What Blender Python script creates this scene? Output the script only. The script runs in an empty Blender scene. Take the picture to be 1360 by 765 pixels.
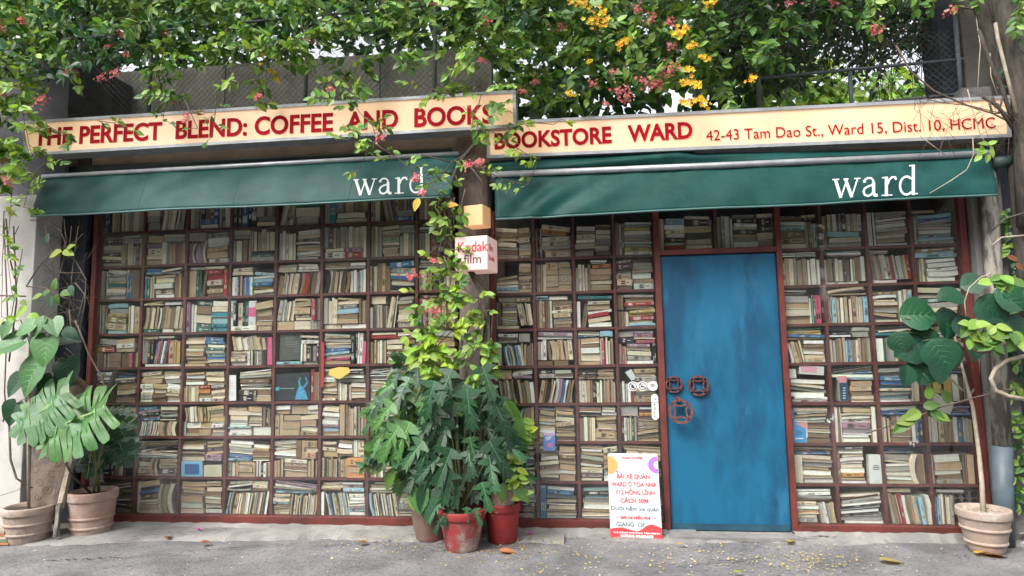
import bpy, math, random
import numpy as np
from mathutils import Vector, Matrix
rnd = random.Random(7)
PI = math.pi
SC = bpy.context.scene
COL = SC.collection

# ------------------------------------------------------------------ camera
FPX, PITCH, YAW, ROLL = 850.0, 0.1008, -0.1143, -0.01649
CAM = Vector((0, -5.0, 1.36))
cp, sp, cy, sy = math.cos(PITCH), math.sin(PITCH), math.cos(YAW), math.sin(YAW)
FW = Vector((sy*cp, cy*cp, sp)); R0 = Vector((cy, -sy, 0)); U0 = R0.cross(FW)
RT = math.cos(ROLL)*R0 + math.sin(ROLL)*U0; UP = -math.sin(ROLL)*R0 + math.cos(ROLL)*U0
cam = bpy.data.cameras.new('camera'); cam.sensor_width = 36; cam.lens = 36*FPX/1360
cam.clip_start = .05; cam.clip_end = 600
co = bpy.data.objects.new('camera', cam); COL.objects.link(co)
co.matrix_world = Matrix(((RT.x, UP.x, -FW.x, CAM.x), (RT.y, UP.y, -FW.y, CAM.y), (RT.z, UP.z, -FW.z, CAM.z), (0, 0, 0, 1)))
SC.camera = co

# ------------------------------------------------------------------ sky and sun
SUN_EL, SUN_AZ = math.radians(50), math.radians(215)   # azimuth measured from +Y, clockwise
world = bpy.data.worlds.new('World'); SC.world = world; world.use_nodes = True
wn = world.node_tree; bg = wn.nodes['Background']
sky = wn.nodes.new('ShaderNodeTexSky'); sky.sky_type = 'NISHITA'; sky.sun_disc = False
sky.sun_elevation = SUN_EL; sky.sun_rotation = SUN_AZ; sky.air_density = 1.0; sky.dust_density = 4.0; sky.ozone_density = 1.0
hsv = wn.nodes.new('ShaderNodeHueSaturation'); hsv.inputs['Saturation'].default_value = .22
wn.links.new(sky.outputs[0], hsv.inputs['Color']); wn.links.new(hsv.outputs[0], bg.inputs[0]); bg.inputs[1].default_value = 0.15
sl = bpy.data.lights.new('sun', 'SUN'); sl.energy = 1.0; sl.angle = math.radians(26); sl.color = (1, .96, .9)
so = bpy.data.objects.new('sun', sl); COL.objects.link(so)
sd = Vector((math.sin(SUN_AZ)*math.cos(SUN_EL), math.cos(SUN_AZ)*math.cos(SUN_EL), math.sin(SUN_EL)))
so.rotation_euler = sd.to_track_quat('Z', 'Y').to_euler()
SC.view_settings.view_transform = 'Standard'; SC.view_settings.look = 'None'
SC.view_settings.exposure = 1.48; SC.view_settings.gamma = 1
SC.cycles.max_bounces = 6; SC.cycles.transparent_max_bounces = 12
SC.cycles.use_denoising = True

# ------------------------------------------------------------------ picking places
def ray(px, py):
    return FW + RT*((px-680)/FPX) - UP*((py-382)/FPX)
def W(px, py, Y=0.0):                     # the point of the plane y = Y seen at a place in the photograph
    d = ray(px, py); return CAM + d*((Y-CAM.y)/d.y)
def G(px, py, z=0.0):                     # the point of the ground seen there
    d = ray(px, py); return CAM + d*((z-CAM.z)/d.z)
def proj(p):
    d = Vector(p)-CAM; w = d.dot(FW)
    return (680+FPX*d.dot(RT)/w, 382-FPX*d.dot(UP)/w, w)

# ------------------------------------------------------------------ objects
def link(o, parent=None):
    COL.objects.link(o)
    if parent is not None:
        o.parent = parent
    return o
def tag(o, label=None, cat=None, group=None, kind=None):
    if label: o['label'] = label
    if cat: o['category'] = cat
    if group: o['group'] = group
    if kind: o['kind'] = kind
    return o
def thing(name, label, cat, loc=(0, 0, 0), group=None):
    o = bpy.data.objects.new(name, None); o.location = loc; o.empty_display_size = .1; link(o)
    return tag(o, label, cat, group)
def worldpos(o):
    p = Vector(o.location)
    while o.parent is not None:
        o = o.parent; p += Vector(o.location)
    return p

class MB:
    """collects faces (world coordinates) and links them as one mesh object"""
    def __init__(s): s.v = []; s.f = []; s.m = []; s.c = []; s.uv = {}; s.anyc = False
    def add(s, vs, fs, m=0, c=None):
        b = len(s.v); s.v += [tuple(v) for v in vs]
        for f in fs:
            s.f.append(tuple(b+i for i in f)); s.m.append(m); s.c.append(c)
        if c is not None: s.anyc = True
        return b
    def box(s, a, b, m=0, c=None, M=None):
        x0, y0, z0 = a; x1, y1, z1 = b
        vs = [(x0,y0,z0),(x1,y0,z0),(x1,y1,z0),(x0,y1,z0),(x0,y0,z1),(x1,y0,z1),(x1,y1,z1),(x0,y1,z1)]
        if M is not None: vs = [M @ Vector(v) for v in vs]
        s.add(vs, [(0,3,2,1),(4,5,6,7),(0,1,5,4),(1,2,6,5),(2,3,7,6),(3,0,4,7)], m, c)
        return s
    def beam(s, p, q, w, h, m=0, c=None, up=(0,0,1)):
        p = Vector(p); q = Vector(q); d = (q-p); L = d.length; d.normalize()
        x = d.cross(Vector(up)); x.normalize(); u = x.cross(d)
        M = Matrix(((x.x, d.x, u.x, p.x), (x.y, d.y, u.y, p.y), (x.z, d.z, u.z, p.z), (0,0,0,1)))
        return s.box((-w/2, 0, -h/2), (w/2, L, h/2), m, c, M)
    def tube(s, pts, rad, n=8, m=0, c=None, cap=True):
        pts = [Vector(p) for p in pts]
        if not hasattr(rad, '__len__'): rad = [rad]*len(pts)
        prev = None; rings = []
        for i, p in enumerate(pts):
            d = (pts[min(i+1, len(pts)-1)]-pts[max(i-1, 0)])
            if d.length < 1e-9: d = Vector((0,0,1))
            d.normalize()
            if prev is None:
                a = d.orthogonal().normalized()
            else:
                a = prev - d*prev.dot(d)
                a = a.normalized() if a.length > 1e-6 else d.orthogonal().normalized()
            prev = a; b = d.cross(a)
            rings.append([p + (a*math.cos(2*PI*k/n)+b*math.sin(2*PI*k/n))*rad[i] for k in range(n)])
        vs = [v for r in rings for v in r]; fs = []
        for i in range(len(pts)-1):
            for k in range(n):
                k2 = (k+1) % n
                fs.append((i*n+k, i*n+k2, (i+1)*n+k2, (i+1)*n+k))
        if cap:
            fs.append(tuple(range(n-1, -1, -1))); fs.append(tuple((len(pts)-1)*n+k for k in range(n)))
        s.add(vs, fs, m, c); return s
    def lathe(s, prof, o, n=32, m=0, wob=0, seed=0, c=None):
        o = Vector(o); vs = []; fs = []; k0 = len(prof)
        for j in range(n):
            a = 2*PI*j/n
            for (r, z) in prof:
                rr = r*(1+wob*math.sin(a*3+seed+z*9))
                vs.append(o+Vector((rr*math.cos(a), rr*math.sin(a), z)))
        for j in range(n):
            j2 = (j+1) % n
            for i in range(k0-1):
                fs.append((j*k0+i, j2*k0+i, j2*k0+i+1, j*k0+i+1))
        s.add(vs, fs, m, c); return s
    def poly(s, pts, th, axis, m=0, c=None):
        """flat outline extruded by the vector axis (list of 3-D points)"""
        n = len(pts); ax = Vector(axis)
        vs = [Vector(p) for p in pts]+[Vector(p)+ax for p in pts]
        fs = [tuple(range(n)), tuple(range(2*n-1, n-1, -1))]+[(i, i+n, (i+1) % n+n, (i+1) % n) for i in range(n)]
        s.add(vs, fs, m, c); return s
    def build(s, name, mats, parent=None, smooth=False, bevel=0, uvscale=None, origin=None):
        me = bpy.data.meshes.new(name)
        wp = worldpos(parent) if parent is not None else Vector((0, 0, 0))
        if origin is not None: wp = wp*0+Vector(origin) if parent is None else wp
        V = np.array(s.v, dtype=float)-np.array(wp)
        me.from_pydata(V.tolist(), [], s.f)
        if not isinstance(mats, (list, tuple)): mats = [mats]
        for m in mats: me.materials.append(m)
        if len(mats) > 1: me.polygons.foreach_set('material_index', s.m)
        if smooth: me.polygons.foreach_set('use_smooth', [True]*len(me.polygons))
        if s.anyc:
            at = me.color_attributes.new('Col', 'FLOAT_COLOR', 'CORNER')
            arr = []
            for f, c in zip(s.f, s.c):
                arr += list((c or (1, 1, 1))[:3])+[1.0] if len(f) == 0 else (list((c or (1, 1, 1))[:3])+[1.0])*len(f)
            at.data.foreach_set('color', arr)
        me.update()
        o = bpy.data.objects.new(name, me); link(o, parent)
        if parent is None and origin is not None: o.location = wp
        if bevel:
            b = o.modifiers.new('bevel', 'BEVEL'); b.width = bevel; b.segments = 2; b.limit_method = 'ANGLE'
        return o
def part(mb, name, mats, parent, **k):
    return mb.build(name, mats, parent, **k)

# ------------------------------------------------------------------ materials
def L(nt, a, b): nt.links.new(a, b)
def mat(name, col, col2=None, scale=6, rough=.7, rough2=None, bump=0, bscale=40, metal=0, spec=.5, coord='Object', detail=6, stretch=None, vcol=False, emit=None, estr=0, trans=0, fac=(.35, .65), dirt=None, dscale=3, dfac=(.5, .7), sub=0):
    m = bpy.data.materials.new(name); m.use_nodes = True; nt = m.node_tree; N = nt.nodes
    b = N['Principled BSDF']; tc = N.new('ShaderNodeTexCoord'); src = tc.outputs[coord]
    if coord == 'World':
        pass
    if stretch:
        mp = N.new('ShaderNodeMapping'); mp.inputs['Scale'].default_value = stretch; L(nt, src, mp.inputs[0]); src = mp.outputs[0]
    b.inputs['Roughness'].default_value = rough; b.inputs['Metallic'].default_value = metal
    b.inputs['Specular IOR Level'].default_value = spec
    out = None
    def noise(sc, det=detail, rg=.6):
        n = N.new('ShaderNodeTexNoise'); n.inputs['Scale'].default_value = sc; n.inputs['Detail'].default_value = det; n.inputs['Roughness'].default_value = rg
        L(nt, src, n.inputs['Vector']); return n.outputs['Fac']
    def ramp(f, lo, hi):
        r = N.new('ShaderNodeMapRange'); r.inputs['From Min'].default_value = lo; r.inputs['From Max'].default_value = hi; L(nt, f, r.inputs['Value']); return r.outputs['Result']
    def mix(f, a, c, mode='MIX'):
        x = N.new('ShaderNodeMix'); x.data_type = 'RGBA'; x.blend_type = mode
        if isinstance(f, float): x.inputs[0].default_value = f
        else: L(nt, f, x.inputs[0])
        for i, q in ((6, a), (7, c)):
            if isinstance(q, tuple): x.inputs[i].default_value = (*q[:3], 1)
            else: L(nt, q, x.inputs[i])
        return x.outputs[2]
    if vcol:
        a = N.new('ShaderNodeAttribute'); a.attribute_name = 'Col'; base = a.outputs['Color']
    else: base = tuple(col)
    if col2 is not None:
        f = ramp(noise(scale), *fac)
        base = mix(f, base, tuple(col2)) if not vcol else mix(f, base, mix(1.0, base, tuple(col2), 'MULTIPLY'))
    if dirt is not None:
        base = mix(ramp(noise(dscale, 8, .7), *dfac), base, tuple(dirt))
    if isinstance(base, tuple): b.inputs['Base Color'].default_value = (*base, 1)
    else: L(nt, base, b.inputs['Base Color'])
    if rough2 is not None:
        r = N.new('ShaderNodeMapRange'); r.inputs['To Min'].default_value = rough; r.inputs['To Max'].default_value = rough2
        L(nt, noise(scale*1.7), r.inputs['Value']); L(nt, r.outputs[0], b.inputs['Roughness'])
    if bump:
        bp = N.new('ShaderNodeBump'); bp.inputs['Strength'].default_value = bump; bp.inputs['Distance'].default_value = .01
        L(nt, noise(bscale), bp.inputs['Height']); L(nt, bp.outputs[0], b.inputs['Normal'])
    if emit is not None:
        b.inputs['Emission Strength'].default_value = estr
        if isinstance(emit, tuple): b.inputs['Emission Color'].default_value = (*emit, 1)
    if trans:
        tr = N.new('ShaderNodeBsdfTranslucent'); ms = N.new('ShaderNodeMixShader'); ms.inputs[0].default_value = trans
        tm = mix(1.0, base, (1.6, 1.5, .7), 'MULTIPLY'); L(nt, tm, tr.inputs[0])
        L(nt, b.outputs[0], ms.inputs[1]); L(nt, tr.outputs[0], ms.inputs[2]); L(nt, ms.outputs[0], N['Material Output'].inputs[0])
    return m
def srgb(r, g, b):
    f = lambda c: ((c/255+.055)/1.055)**2.4 if c > 10 else c/255/12.92
    return (f(r), f(g), f(b))
MT = {}
MT['book'] = mat('book_paper', (.5,.5,.5), (.84,.8,.73), scale=18, rough=.75, vcol=True, bump=.25, bscale=120, spec=.25, fac=(.4,.75))
MT['red'] = mat('red_painted_steel', (.17,.034,.024), (.085,.02,.017), scale=5, rough=.5, rough2=.8, bump=.15, bscale=60, dirt=(.05,.02,.017), dscale=7, dfac=(.55,.75))
MT['shelf'] = mat('maroon_shelf_board', (.16,.04,.032), (.08,.022,.019), scale=9, rough=.6, bump=.1)
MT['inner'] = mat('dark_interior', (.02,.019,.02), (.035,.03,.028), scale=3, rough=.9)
MT['blue'] = mat('blue_door_paint', (.005,.115,.225), (.003,.062,.13), scale=1.6, rough=.42, rough2=.6, bump=.12, bscale=9, stretch=(1.6,1,.55), detail=9, fac=(.44,.58), dirt=(.016,.135,.255), dscale=2.6, dfac=(.54,.68))
MT['rust'] = mat('rusty_iron', (.13,.03,.022), (.06,.022,.018), scale=40, rough=.7, bump=.3, bscale=150, dirt=(.25,.1,.06), dscale=60)
MT['conc'] = mat('grey_concrete', (.22,.21,.2), (.15,.145,.14), scale=5, rough=.9, bump=.4, bscale=45, dirt=(.08,.08,.078), dscale=3, dfac=(.52,.75))
MT['pillar'] = mat('weathered_plaster', (.3,.25,.22), (.2,.165,.15), scale=6, rough=.9, bump=.6, bscale=35, dirt=(.09,.075,.065), dscale=4, dfac=(.5,.68))
MT['darkwall'] = mat('dark_blue_wall', (.016,.022,.032), (.035,.04,.048), scale=5, rough=.85, bump=.7, bscale=25)
MT['white'] = mat('white_wall_paint', (.56,.54,.51), (.45,.435,.41), scale=3, rough=.8, bump=.1, dirt=(.3,.28,.25), dscale=4, dfac=(.55,.75))
MT['awning'] = mat('green_awning_fabric', (.004,.038,.034), (.01,.062,.056), scale=3.5, rough=.4, rough2=.62, bump=.25, bscale=6, spec=.16, detail=4, dirt=(.012,.07,.066), dscale=5, dfac=(.54,.7))
MT['alu'] = mat('aluminium', (.4,.41,.42), (.3,.31,.32), scale=12, rough=.45, metal=.4)
MT['letterred'] = mat('red_vinyl', (.36,.002,.012), rough=.6, spec=.1)
MT['letterwhite'] = mat('white_print', (.56,.6,.59), rough=.6)
MT['terra'] = mat('terracotta', (.33,.2,.155), (.42,.31,.26), scale=9, rough=.85, bump=.3, bscale=60, dirt=(.5,.44,.4), dscale=7, dfac=(.55,.72))
MT['terra2'] = mat('pale_terracotta', (.4,.31,.25), (.3,.23,.19), scale=9, rough=.85, bump=.3, bscale=60, dirt=(.5,.46,.4), dscale=8, dfac=(.55,.72))
MT['potbrown'] = mat('brown_clay', (.2,.13,.1), (.13,.09,.075), scale=9, rough=.85, bump=.3, bscale=60, dirt=(.24,.06,.045), dscale=5)
MT['potred'] = mat('red_painted_clay', (.3,.022,.025), (.2,.02,.02), scale=9, rough=.5, rough2=.8, bump=.3, bscale=60, dirt=(.36,.25,.2), dscale=9, dfac=(.62,.7))
MT['potworn'] = mat('worn_red_clay', (.3,.03,.03), (.22,.12,.1), scale=7, rough=.7, bump=.4, bscale=50, dirt=(.38,.3,.26), dscale=6, dfac=(.52,.64), fac=(.42,.55))
MT['soil'] = mat('soil', (.03,.022,.016), (.07,.055,.04), scale=60, rough=.95, bump=1, bscale=120)
MT['bark'] = mat('bark', (.04,.032,.026), (.1,.083,.068), scale=12, rough=.9, bump=1, bscale=40, stretch=(3,3,.6))
MT['twig'] = mat('twig', (.15,.105,.08), (.08,.06,.045), scale=30, rough=.85, bump=.4)
MT['stemp'] = mat('pale_stem', (.42,.36,.28), (.28,.23,.17), scale=25, rough=.75, bump=.3)
MT['stemg'] = mat('green_stem', (.09,.14,.04), (.12,.1,.05), scale=25, rough=.6)
MT['leaf'] = mat('leaf', (.1,.2,.04), (.72,.8,.6), scale=14, rough=.42, vcol=True, spec=.4, trans=.28, bump=.15, bscale=50)
MT['leafg'] = mat('glossy_leaf', (.1,.2,.04), (.7,.8,.7), scale=9, rough=.3, vcol=True, spec=.5, trans=.12, bump=.35, bscale=24)
MT['petal'] = mat('petal', (.6,.1,.1), (.85,.8,.8), scale=40, rough=.6, vcol=True, trans=.25)
MT['asph'] = None
MT['paper'] = mat('printed_sheet', (.7,.7,.7), rough=.55, vcol=True)
MT['pvc'] = mat('grey_blue_pipe', (.1,.135,.16), (.075,.1,.12), scale=8, rough=.5)
MT['wood'] = mat('peeling_wood', (.3,.28,.24), (.09,.08,.07), scale=7, rough=.9, bump=.9, bscale=30, stretch=(3,3,.7), fac=(.42,.56))
MT['moss'] = mat('mossy_wall', (.3,.29,.27), (.06,.075,.045), scale=9, rough=.95, bump=.9, bscale=30, fac=(.42,.56))
MT['wire'] = mat('fence_wire', (.1,.1,.1), rough=.6, metal=.5)
MT['post'] = mat('fence_post', (.11,.13,.14), (.07,.08,.085), scale=10, rough=.6)
MT['black'] = mat('black_rubber', (.012,.012,.013), rough=.6)
MT['brick'] = mat('hollow_brick', (.2,.16,.155), (.12,.1,.095), scale=20, rough=.95, bump=.5)
def glass():
    m = bpy.data.materials.new('window_glass'); m.use_nodes = True; nt = m.node_tree; N = nt.nodes
    N.remove(N['Principled BSDF'])
    t = N.new('ShaderNodeBsdfTransparent'); t.inputs[0].default_value = (.94,.96,.955,1)
    g = N.new('ShaderNodeBsdfGlossy'); g.inputs['Roughness'].default_value = .03; g.inputs[0].default_value = (1,1,1,1)
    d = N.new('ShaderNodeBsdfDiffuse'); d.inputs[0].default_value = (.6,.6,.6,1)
    f = N.new('ShaderNodeFresnel'); gg = N.new('ShaderNodeNewGeometry'); ir = N.new('ShaderNodeMapRange'); ir.inputs['To Min'].default_value = 1.5; ir.inputs['To Max'].default_value = 1/1.5; L(nt, gg.outputs['Backfacing'], ir.inputs['Value']); L(nt, ir.outputs[0], f.inputs[0])
    a = N.new('ShaderNodeMixShader'); b = N.new('ShaderNodeMixShader')
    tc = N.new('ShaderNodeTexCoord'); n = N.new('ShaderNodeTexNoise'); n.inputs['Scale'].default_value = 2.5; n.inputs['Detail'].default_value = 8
    r = N.new('ShaderNodeMapRange'); r.inputs['From Min'].default_value = .3; r.inputs['From Max'].default_value = .75; r.inputs['To Max'].default_value = .032  # dust film of diffuse grey, strength also used as haze lifting dark tones
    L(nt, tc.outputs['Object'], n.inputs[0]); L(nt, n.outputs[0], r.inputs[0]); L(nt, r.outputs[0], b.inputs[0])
    L(nt, f.outputs[0], a.inputs[0]); L(nt, t.outputs[0], a.inputs[1]); L(nt, g.outputs[0], a.inputs[2])
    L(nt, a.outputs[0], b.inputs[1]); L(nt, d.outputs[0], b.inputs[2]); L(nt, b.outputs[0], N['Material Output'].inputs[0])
    return m
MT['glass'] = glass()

# ------------------------------------------------------------------ ground
def ground_mat():
    m = mat('old_asphalt', (.115,.113,.116), (.21,.206,.208), scale=2.1, rough=.9, bump=1, bscale=60, detail=10, fac=(.38,.62), dirt=(.05,.05,.052), dscale=38, dfac=(.53,.66))
    return m
MT['asph'] = ground_mat()
MT['apron'] = mat('pale_concrete', (.255,.245,.23), (.17,.163,.155), scale=4, rough=.9, bump=.7, bscale=50, detail=9, fac=(.4,.62), dirt=(.1,.095,.09), dscale=6, dfac=(.6,.75))
g = MB(); n = 120
xs = [-90, -30, -12]+[-7+14*i/130 for i in range(131)]+[12, 30, 90]
ys = [-90, -30, -8, -4]+[-2.4+2.4*i/48 for i in range(49)]+[3, 12, 60]
gr = random.Random(3)
H = {}
def gz(x, y):
    k = (round(x, 3), round(y, 3))
    if k not in H:
        z = .006*math.sin(x*1.7+y)*math.sin(y*2.3)+gr.uniform(-.0018, .0018)
        H[k] = z if -7 < x < 7 and -3 < y < .1 else -.004
    return H[k]
for x in xs:
    for y in ys: g.v.append((x, y, gz(x, y)))
ny = len(ys)
for i in range(len(xs)-1):
    for j in range(ny-1):
        g.f.append((i*ny+j, (i+1)*ny+j, (i+1)*ny+j+1, i*ny+j+1)); g.m.append(0); g.c.append(None)
tag(g.build('road', MT['asph'], smooth=True), kind='structure')
# pale concrete apron with a ragged outer edge, laid over the asphalt along the wall
def apron(name, x0, x1, yo, seed, zt=.014):
    r = random.Random(seed); a = MB(); top = []; k = int((x1-x0)/.06)
    for i in range(k+1):
        x = x0+(x1-x0)*i/k
        top.append((x, yo(x)+r.uniform(-.02, .02)+.03*math.sin(x*5+seed)))
    for i in range(k):
        (xa, ya), (xb, yb) = top[i], top[i+1]
        m1, m2 = ya*.5, yb*.5
        a.add([(xa, ya, -.01), (xb, yb, -.01), (xb, yb+.03, zt), (xa, ya+.03, zt), (xb, m2, zt+.012), (xa, m1, zt+.012), (xb, .05, zt+.02), (xa, .05, zt+.02)],
              [(0,1,2,3), (3,2,4,5), (5,4,6,7)])
    return tag(a.build(name, MT['apron'], smooth=True), kind='structure')
apron('pavement', -5.6, -.2, lambda x: -.30-.30*max(0, min(1, (-x-2.6)/1.6)), 5)
apron('pavement', -.05, 3.6, lambda x: -.17-.03*math.sin(x*2), 9)
# ------------------------------------------------------------------ the shop front
D0 = 5.0
XL = [-.8303,-.7492,-.6707,-.591,-.5106,-.4305,-.3513,-.2704,-.205]
ZL = [.275,.2166,.1578,.1006,.0417,-.0155,-.0741,-.1297,-.1951,-.2544]
XM = [-.1435,-.0801,-.0172,.0461,.1101]
ZM = [.225,.1475,.0929,.0357,-.0222,-.0804,-.1385,-.1983,-.2544]
XR = [.2936,.3568,.4218,.4854,.5506]
ZR = [.225,.1487,.0926,.0344,-.0239,-.0823,-.1409,-.1992,-.2565]
XD = [.1101,.2029,.2936]
wx = lambda u: u*D0
wz = lambda v: v*D0+1.36
shop = thing('shop_building', 'single storey bookshop front with dark recesses, plaster pillars and grey lintel', 'building', (0, .3, 0))
def sbox(name, a, b, m, **k):
    mb = MB(); mb.box(a, b); return mb.build(name, MT[m], shop, **k)
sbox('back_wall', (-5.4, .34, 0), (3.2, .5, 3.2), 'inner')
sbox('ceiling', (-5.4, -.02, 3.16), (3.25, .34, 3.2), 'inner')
sbox('side_wall', (-4.72, .0, 0), (-4.60, .34, 3.16), 'darkwall')
# dark recess at far left and its plaster jamb
sbox('wall', (-4.9, -.06, 0), (wx(-.838)-.03, .0, 3.1), 'darkwall')
sbox('wall', (-4.86, -.12, 0), (-4.58, -.062, 3.1), 'darkwall')
# central pillar, with rough edges
pm = MB(); r = random.Random(2)
x0, x1 = wx(-.196), wx(-.15)
nz = 40
for i in range(nz):
    za, zb = 3.1*i/nz, 3.1*(i+1)/nz
    j = lambda: r.uniform(-.008, .008)
    if i == 0: ring = [(x0+j(), .2), (x0+j(), -.10+j()), (x0+.1, -.125+j()), (x1-.08, -.125+j()), (x1, -.10+j()), (x1, .2)]
    nr = [(x0+j(), .2), (x0+j(), -.10+j()), (x0+.1+j(), -.125+j()), (x1-.08+j(), -.12+j()), (x1+j()*.3, -.10+j()), (x1, .2)]
    vs = [(x, y, za) for x, y in ring]+[(x, y, zb) for x, y in nr]
    pm.add(vs, [(k, k+1, k+7, k+6) for k in range(5)]); ring = nr
pm.build('pillar', MT['pillar'], shop, smooth=True)
sbox('pillar', (wx(.5506)+.045, -.09, 0), (wx(.5506)+.25, .3, 3.25), 'conc')
# lintel with mouldings behind the signs
for (za, zb, ya) in ((2.72, 2.86, -.05), (2.863, 2.93, -.10), (2.933, 3.02, -.07), (3.023, 3.2, -.04)):
    sbox('lintel', (-4.75, ya, za), (wx(.5506)+.24, .25, zb), 'conc')
# kerb plinth under the glass
r = random.Random(8)
for xa, xb in ((wx(XL[0])-.06, wx(-.196)-.005), (wx(XM[0])-.06, wx(XM[4])), (wx(XR[0])-.03, wx(XR[4])+.3)):
    k = int((xb-xa)/.05); pl = MB()
    P = [(xa+(xb-xa)*i/k, r.uniform(-.012, .012), r.uniform(-.006, .006)) for i in range(k+1)]
    for (xA, a, za), (xB, b, zb) in zip(P, P[1:]):
        pl.add([(xA, -.12+a, 0), (xB, -.12+b, 0), (xB, -.075+b, .045+zb), (xA, -.075+a, .045+za), (xB, .3, .052), (xA, .3, .052)], [(0,1,2,3), (3,2,4,5)])
    pl.build('plinth', MT['apron'], shop, smooth=True)
sbox('door_step', (wx(XM[4]), -.16, 0), (wx(XR[0]), .3, .028), 'apron')

# ------------------------------------------------------------------ bookcases behind the windows
FR = .02     # front of shelf grid
def bookcase(label, X, Z, group='red framed bookcases built into the shop front'):
    t = thing('bookcase', label, 'bookcase', (wx(X[0]), .2, wz(Z[-1])), group)
    for i, x in enumerate(X[1:-1]):
        mb = MB(); mb.box((wx(x)-.011, FR, wz(Z[-1])+.01), (wx(x)+.011, .30, wz(Z[0]))); mb.build('divider', MT['shelf'], t)
    for z in Z[1:-1]:
        mb = MB(); mb.box((wx(X[0]), FR+.003, wz(z)-.011), (wx(X[-1]), .30, wz(z)+.009)); mb.build('shelf_board', MT['shelf'], t)
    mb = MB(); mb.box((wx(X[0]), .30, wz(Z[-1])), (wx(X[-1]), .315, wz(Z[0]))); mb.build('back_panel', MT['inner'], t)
    return t
def window(label, X, Z, left=True, right=True):
    t = thing('shop_window', label, 'window', (wx((X[0]+X[-1])/2), 0, wz(Z[-1])-.05), 'glazed shop windows in red steel frames')
    x0, x1, z0, z1 = wx(X[0]), wx(X[-1]), wz(Z[-1])-.0, wz(Z[0])
    for f, a, b in ((left, x0-.028, x0+.012), (right, x1-.014, x1+.03)):
        if f:
            mb = MB(); mb.box((a, -.035, z0-.04), (b, .30, z1)); mb.build('frame_post', MT['red'], t, bevel=.003)
    mb = MB(); mb.box((x0-.03, -.032, z0-.05), (x1+.03, .30, z0+.012)); mb.build('bottom_rail', MT['red'], t, bevel=.003)
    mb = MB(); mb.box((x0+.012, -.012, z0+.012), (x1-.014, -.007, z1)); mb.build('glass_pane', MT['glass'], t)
    return t
bookcase('wide maroon grid bookcase behind the window beside the leaning carpet panel', XL, ZL)
bookcase('maroon grid bookcase between the plaster pillar and the blue door', XM, ZM)
bookcase('maroon grid bookcase between the blue door and the grey pillar', XR, ZR)
bookcase('short two-compartment maroon bookcase above the blue door', XD, [.225, .1535])
window('wide window of many book compartments beside the carpet panel and pots', XL, ZL, True, False)
window('narrow window between the plaster pillar and the blue door', XM, ZM)
window('window between the blue door and the grey concrete pillar', XR, ZR)
t = thing('shop_window', 'low transom window directly above the blue door', 'window', (1, 0, 2.1), 'glazed shop windows in red steel frames')
mb = MB(); mb.box((wx(XD[0])+.012, -.033, wz(.1455)), (wx(XD[2])-.03, .29, wz(.1535))); mb.build('bottom_rail', MT['red'], t, bevel=.003)
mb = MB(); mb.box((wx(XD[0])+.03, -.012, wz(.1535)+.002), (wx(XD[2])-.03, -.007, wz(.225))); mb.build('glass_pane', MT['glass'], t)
# bright red strip of fresh paint on one divider
mb = MB(); p = W(427.5, 454); q = W(425.5, 514)
mb.box((p.x-.011, .014, q.z), (p.x+.013, .0185, p.z)); mb.build('red_tape', mat('bright_red', (.5,.03,.02), rough=.5), bpy.data.objects['bookcase'])

# ------------------------------------------------------------------ books
PAL = dict(w=(.78,.76,.7), c=(.68,.58,.43), t=(.46,.33,.205), b=(.22,.14,.085), d=(.06,.042,.034), g=(.36,.34,.31), k=(.018,.02,.026),
           u=(.05,.15,.32), s=(.3,.47,.55), e=(.04,.3,.36), p=(.55,.1,.2), r=(.36,.04,.04), o=(.58,.26,.09), n=(.03,.13,.09), m=(.33,.2,.27), y=(.52,.36,.1), v=(.28,.25,.38))
SPINE = set('kusepronmyvd')
NAMES = dict(w='white', c='cream', t='tan', b='brown', d='dark brown', g='grey', k='black', u='blue', s='pale blue', e='teal', p='pink', r='red', o='orange', n='dark green', m='mauve', y='yellow', v='violet')
BOOKS = []      # dict(p, q ends of the middle line, t thickness, y front, dep depth, tone, bend, desc)
br = random.Random(11)
def jit(c, a=.1):
    k = 1+br.uniform(-a, a); return tuple(max(.004, x*k*(1+br.uniform(-.05, .05))) for x in c)
def addbook(cx, cz, ang, ln, th, tone, kind, info, bend=0):
    BOOKS.append(dict(c=(cx, cz), a=ang, L=ln, t=th, tone=tone, bend=bend, y=.024+br.random()*.026, d=br.uniform(.12, .19), kind=kind, info=info))
def pile(x0, x1, z0, z1, tones, n, info, lean=0):
    w = x1-x0; hs = [br.uniform(.6, 1.5) for _ in range(n)]; k = (z1-z0)*.97/sum(hs); z = z0; tl = 0
    side = br.choice((-1, 1))
    for i, h in enumerate(hs):
        th = h*k; ln = w*br.uniform(.86, 1.0) if w > .1 else w*.98
        cx = (x0+x1)/2+side*(w-ln)/2*br.uniform(.0, 1)*br.choice((1, 1, -1))
        tl = tl*.7+br.uniform(-.055, .055)+lean*.03
        if br.random() < .14: tl += br.choice((-.09, .09))
        if i == 0: tl = 0
        tl = max(-.15, min(.15, tl))
        addbook(cx, z+th/2, tl, ln, th*.97, tones[i % len(tones)] if br.random() < .75 else br.choice(tones), 'H', info+(i,), br.choice((0, 0, 0, 1))*br.uniform(-.006, .006))
        z += th
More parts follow.
